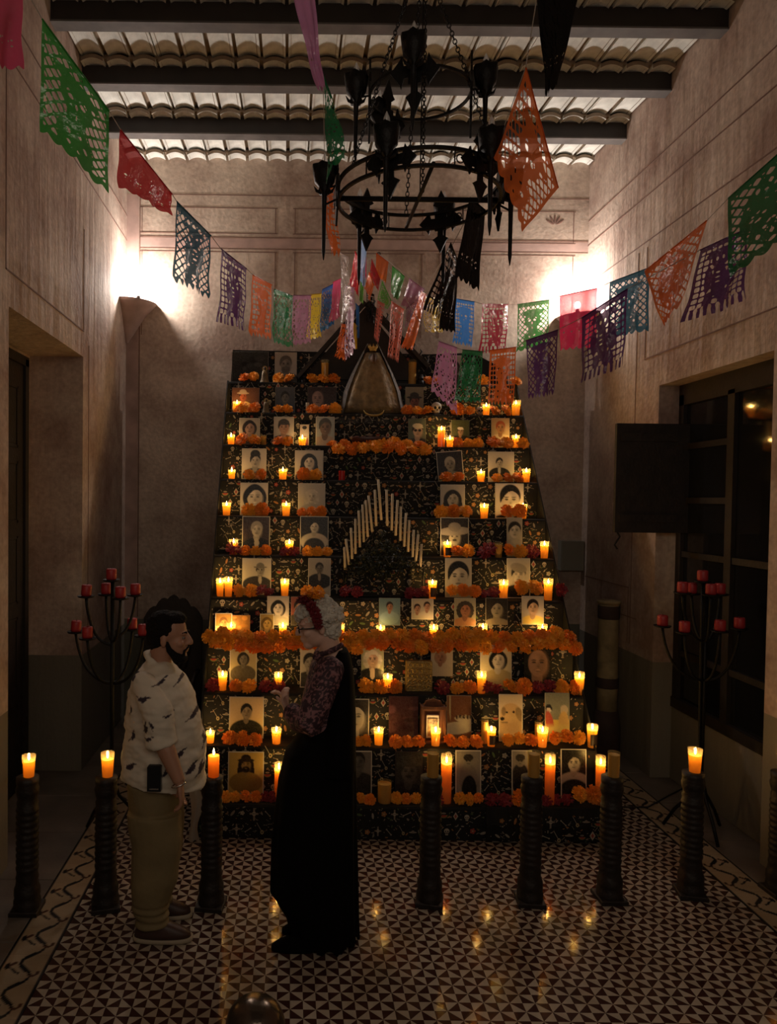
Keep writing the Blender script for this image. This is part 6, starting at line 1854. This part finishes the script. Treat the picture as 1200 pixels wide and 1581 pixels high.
    # belt pouch and bracelet
    q = L(239, 1200, 3.505)
    po_ = part('phone_pouch', bbox_bev(q.x - .033, q.x + .033, q.y - .02, q.y + .012, q.z - .062, q.z + .062, .008), M['plastic'], root, label='black phone pouch on the belt')
    part('pouch_trim', box(q.x - .022, q.x + .022, q.y - .023, q.y - .019, q.z - .052, q.z - .047), M['silver'], po_)
    w = L(276, 1211, 3.455)
    part('bracelet', [Vector(p) + w for p in tube([Vector((.032 * math.cos(t), .028 * math.sin(t), .012 * math.cos(t))) for t in [k * PI / 8 for k in range(16)]], .0038, 6, closed=True)[0]] and ([Vector(p) + w for p in tube([Vector((.032 * math.cos(t), .028 * math.sin(t), .012 * math.cos(t))) for t in [k * PI / 8 for k in range(16)]], .0038, 6, closed=True)[0]], tube([Vector((.032 * math.cos(t), .028 * math.sin(t), 0)) for t in [k * PI / 8 for k in range(16)]], .0038, 6, closed=True)[1]), M['silver'], root, True)
man()

# ---- the woman
def woman():
    Yc = 3.70
    root = thing('person', 'grey-haired woman in long black dress and glasses with flowers in her hair', 'person', (at(500, 1450, Yc).x, Yc, 0))
    o = Vector(root.location)
    L = lambda x, y, Y=Yc: at(x, y, Y) - o
    hd = L(490, 966); s = .98
    HM = Matrix.Translation(hd) @ Rz(PI + R(4)) @ Matrix.Rotation(R(10), 4, 'Y') @ Matrix.Scale(s, 4)
    body = [xf(head_shapes(), HM)]
    body.append(loft([(L(505, 1150).x, 0, L(0, 1150).z, .11, .13), (L(505, 1100).x, 0, L(0, 1100).z, .10, .14), (L(510, 1050).x, 0, L(0, 1050).z, .09, .15), (L(513, 1020).x, 0, L(0, 1020).z, .075, .13), (L(510, 1004).x, 0, L(0, 1004).z, .05, .06)], 20))
    body.append(tube([L(505, 1150), L(503, 1300), L(490, 1440) + Vector((0, -.07, 0))], [.12, .09, .05], 14))
    body.append(tube([L(505, 1150), L(507, 1300), L(500, 1435) + Vector((0, .07, 0))], [.12, .09, .05], 14))
    for sgn in (-1, 1):
        sh = L(508, 1025); sh.y = sgn * .15
        el = L(472, 1125, Yc + sgn * .20)
        wr_ = L(444, 1098, Yc + sgn * .05)
        body.append(tube([sh, sh.lerp(el, .5), el, el.lerp(wr_, .5), wr_], [.045, .042, .036, .034, .026], 12))
        hm = Matrix.Translation(wr_) @ Matrix.Rotation(R(sgn * -18), 4, 'X') @ Matrix.Rotation(R(160), 4, 'Y') @ Matrix.Rotation(R(-90 * sgn), 4, 'Z') @ Matrix.Scale(.90, 4)
        body.append(xf(hand_shapes(.75, .6), hm))
    obj('body', remesh('body', join(*body), .0052, 3, M['skin_w']), root)
    # hair: short, full, curly
    hs = [ball((-.035, 0, .045), (.100, .092, .092), 20, 14), ball((-.06, 0, -.02), (.065, .080, .075), 18, 12), ball((.035, 0, .088), (.062, .075, .040), 16, 10), ball((.075, 0, .072), (.032, .055, .028), 12, 8), ball((.092, .0, .055), (.018, .04, .020), 10, 8)]
    for k in range(60):
        a, b_ = random.uniform(0, 2 * PI), random.uniform(-.2, 1.3)
        c = Vector((-.035 + .098 * math.cos(a) * math.cos(b_), .092 * math.sin(a) * math.cos(b_), .03 + .100 * math.sin(b_)))
        if c.x > .04 and c.z < .06: continue
        hs.append(ball(c, random.uniform(.014, .024), 8, 6))
    obj('hair', remesh('hair', xf(join(*hs), HM), .0045, 1, M['hair_g'], disp=lambda c: .010 * noise.noise(c * 32) + .006 * noise.noise(c * 75)), root)
    for q in (-1, 1):
        e = obj('eye', mesh('eye', xf(ball((.072, q * .028, .004), (.011, .012, .008), 12, 8), HM), M['eye'], True), root)
        obj('iris', mesh('iris', xf(ball((.081, q * .028, .004), (.003, .005, .005), 8, 6), HM), M['wick'], True), e)
    # glasses
    gl = []
    for q in (-1, 1):
        gl.append(tube([Vector((.098 - .010 * abs(math.cos(t)) * 0, q * .032 + .024 * math.cos(t), .002 + .018 * math.sin(t))) for t in [k * PI / 8 for k in range(16)]], .003, 6, closed=True))
        gl.append(tube([Vector((.097, q * .056, .008)), Vector((.05, q * .074, .006)), Vector((-.01, q * .082, .002))], .003, 6))
    gl.append(tube([Vector((.099, -.009, .004)), Vector((.106, 0, .008)), Vector((.099, .009, .004))], .003, 6))
    obj('glasses', mesh('glasses', xf(join(*gl), HM), M['plastic'], True), root)
    # headband with flowers
    hb = [Vector((.004, .100 * math.sin(t), .045 + .098 * math.cos(t))) for t in [R(-105) + R(210) * k / 14 for k in range(15)]]
    bd = obj('headband', mesh('headband', xf(tube(hb, .006, 8), HM), M['black'], True), root)
    DR = mat('dark_red_silk_flower', (.16, .008, .014), .6, noise_amt=.3, nscale=20)
    RM2 = [mesh('silk_flower', blossom(33), DR), mesh('marigold_head', blossom(1), M['marigold'])]
    fl_ = [((.040, .030, .142), .036, 0), ((.055, .0, .142), .034, 0), ((-.018, .02, .155), .044, 1), ((.012, .0, .160), .040, 1), ((.018, .072, .112), .032, 0), ((.008, .092, .080), .030, 0), ((.004, .100, .048), .028, 0), ((.002, .100, .020), .024, 0), ((-.02, -.04, .150), .03, 0)]
    for c, r_, k in fl_:
        f_ = obj('hair_flower', RM2[k], bd, (HM @ Vector(c)))
        n_ = (HM.to_3x3() @ Vector((c[0] * .3, c[1], c[2] - .04))).normalized()
        f_.rotation_euler = n_.to_track_quat('Z', 'Y').to_euler(); f_.scale = (r_, r_, r_)
    # blouse: plum paisley
    def pl(c):
        a = noise.noise(c * 46); b_ = noise.noise(c * 46 + Vector((9, 3, 1)))
        if abs(a) < .10 or b_ > .38: return (.28, .13, .14)
        return (.04, .016, .024)
    bl_ = [loft([(L(500, 1120).x, 0, L(0, 1120).z, .12, .15), (L(502, 1080).x, 0, L(0, 1080).z, .115, .16), (L(505, 1045).x, 0, L(0, 1045).z, .105, .165), (L(508, 1020).x, 0, L(0, 1020).z, .09, .14), (L(510, 1006).x, 0, L(0, 1006).z, .065, .085)], 24)]
    for sgn in (-1, 1):
        sh = L(507, 1026); sh.y = sgn * .152
        el = L(474, 1125, Yc + sgn * .205); wr_ = L(450, 1098, Yc + sgn * .08)
        bl_.append(ball(sh, .074, 16, 10))
        bl_.append(tube([sh, sh.lerp(el, .5), el + Vector((0, 0, .02)), el.lerp(wr_, .45), wr_], [.072, .072, .064, .058, .050], 16))
    bl_.append(tube([L(483, 1012) + Vector((0, -.05, 0)), L(508, 1000) + Vector((0, -.085, .0)), L(528, 994) + Vector((0, -.03, 0))], .014, 8))
    obj('blouse', remesh('blouse', join(*bl_), .006, 2, M['plum'], pl, disp=lambda c: .004 * noise.noise(c * 30)), root)
    sq = []
    for (x, y) in ((484, 1037), (482, 1043), (485, 1084), (486, 1089), (483, 1090), (471, 1106), (469, 1110), (468, 1113), (490, 1060)):
        sq.append(ball(L(x, y, Yc - .255), .0042, 8, 5))
    part('sequins', join(*sq), M['silver'], root, kind='stuff')
    # black dress and open cape
    secs = []
    for y, x0, x1, ry in ((1455, 456, 553, .17), (1440, 452, 553, .19), (1400, 441, 552, .20), (1386, 430, 552, .205), (1372, 419, 552, .205), (1300, 420, 551, .20), (1200, 430, 550, .19), (1160, 440, 549, .18), (1135, 462, 549, .17), (1110, 478, 548, .16)):
        a, b_ = L(x0, y), L(x1, y)
        secs.append(((a.x + b_.x) / 2, 0, a.z if y < 1450 else .035, (b_.x - a.x) / 2, ry))
    dr = [loft(secs, 40, 2.3)]
    secs = []
    for y, x0, x1, ry in ((1180, 482, 549, .215), (1100, 497, 549, .225), (1060, 505, 547, .215), (1030, 509, 545, .195), (1012, 515, 541, .15), (1002, 522, 537, .09)):
        a, b_ = L(x0, y), L(x1, y)
        secs.append(((a.x + b_.x) / 2, 0, a.z, (b_.x - a.x) / 2, ry))
    dr.append(loft(secs, 32, 2.2))
    obj('dress', remesh('dress', join(*dr), .008, 3, M['black'], disp=lambda c: .010 * math.sin(math.atan2(c.y, c.x) * 14) * max(0, min(1, (1.0 - c.z)))), root)
    for q, xx in ((-1, 0), (1, .05)):
        bx = L(470, 1450).x + xx; yy = q * .07 - .06
        part('shoe', loft([(bx - .05, yy, 0, .115, .040), (bx - .05, yy, .02, .115, .041), (bx - .035, yy, .045, .095, .036), (bx, yy, .07, .05, .033)], 20, 2.4), M['black'], root, True)
woman()

# ---- names carry Blender's own suffix for repeats automatically
print('objects', len(bpy.data.objects), 'tiles', cnt)
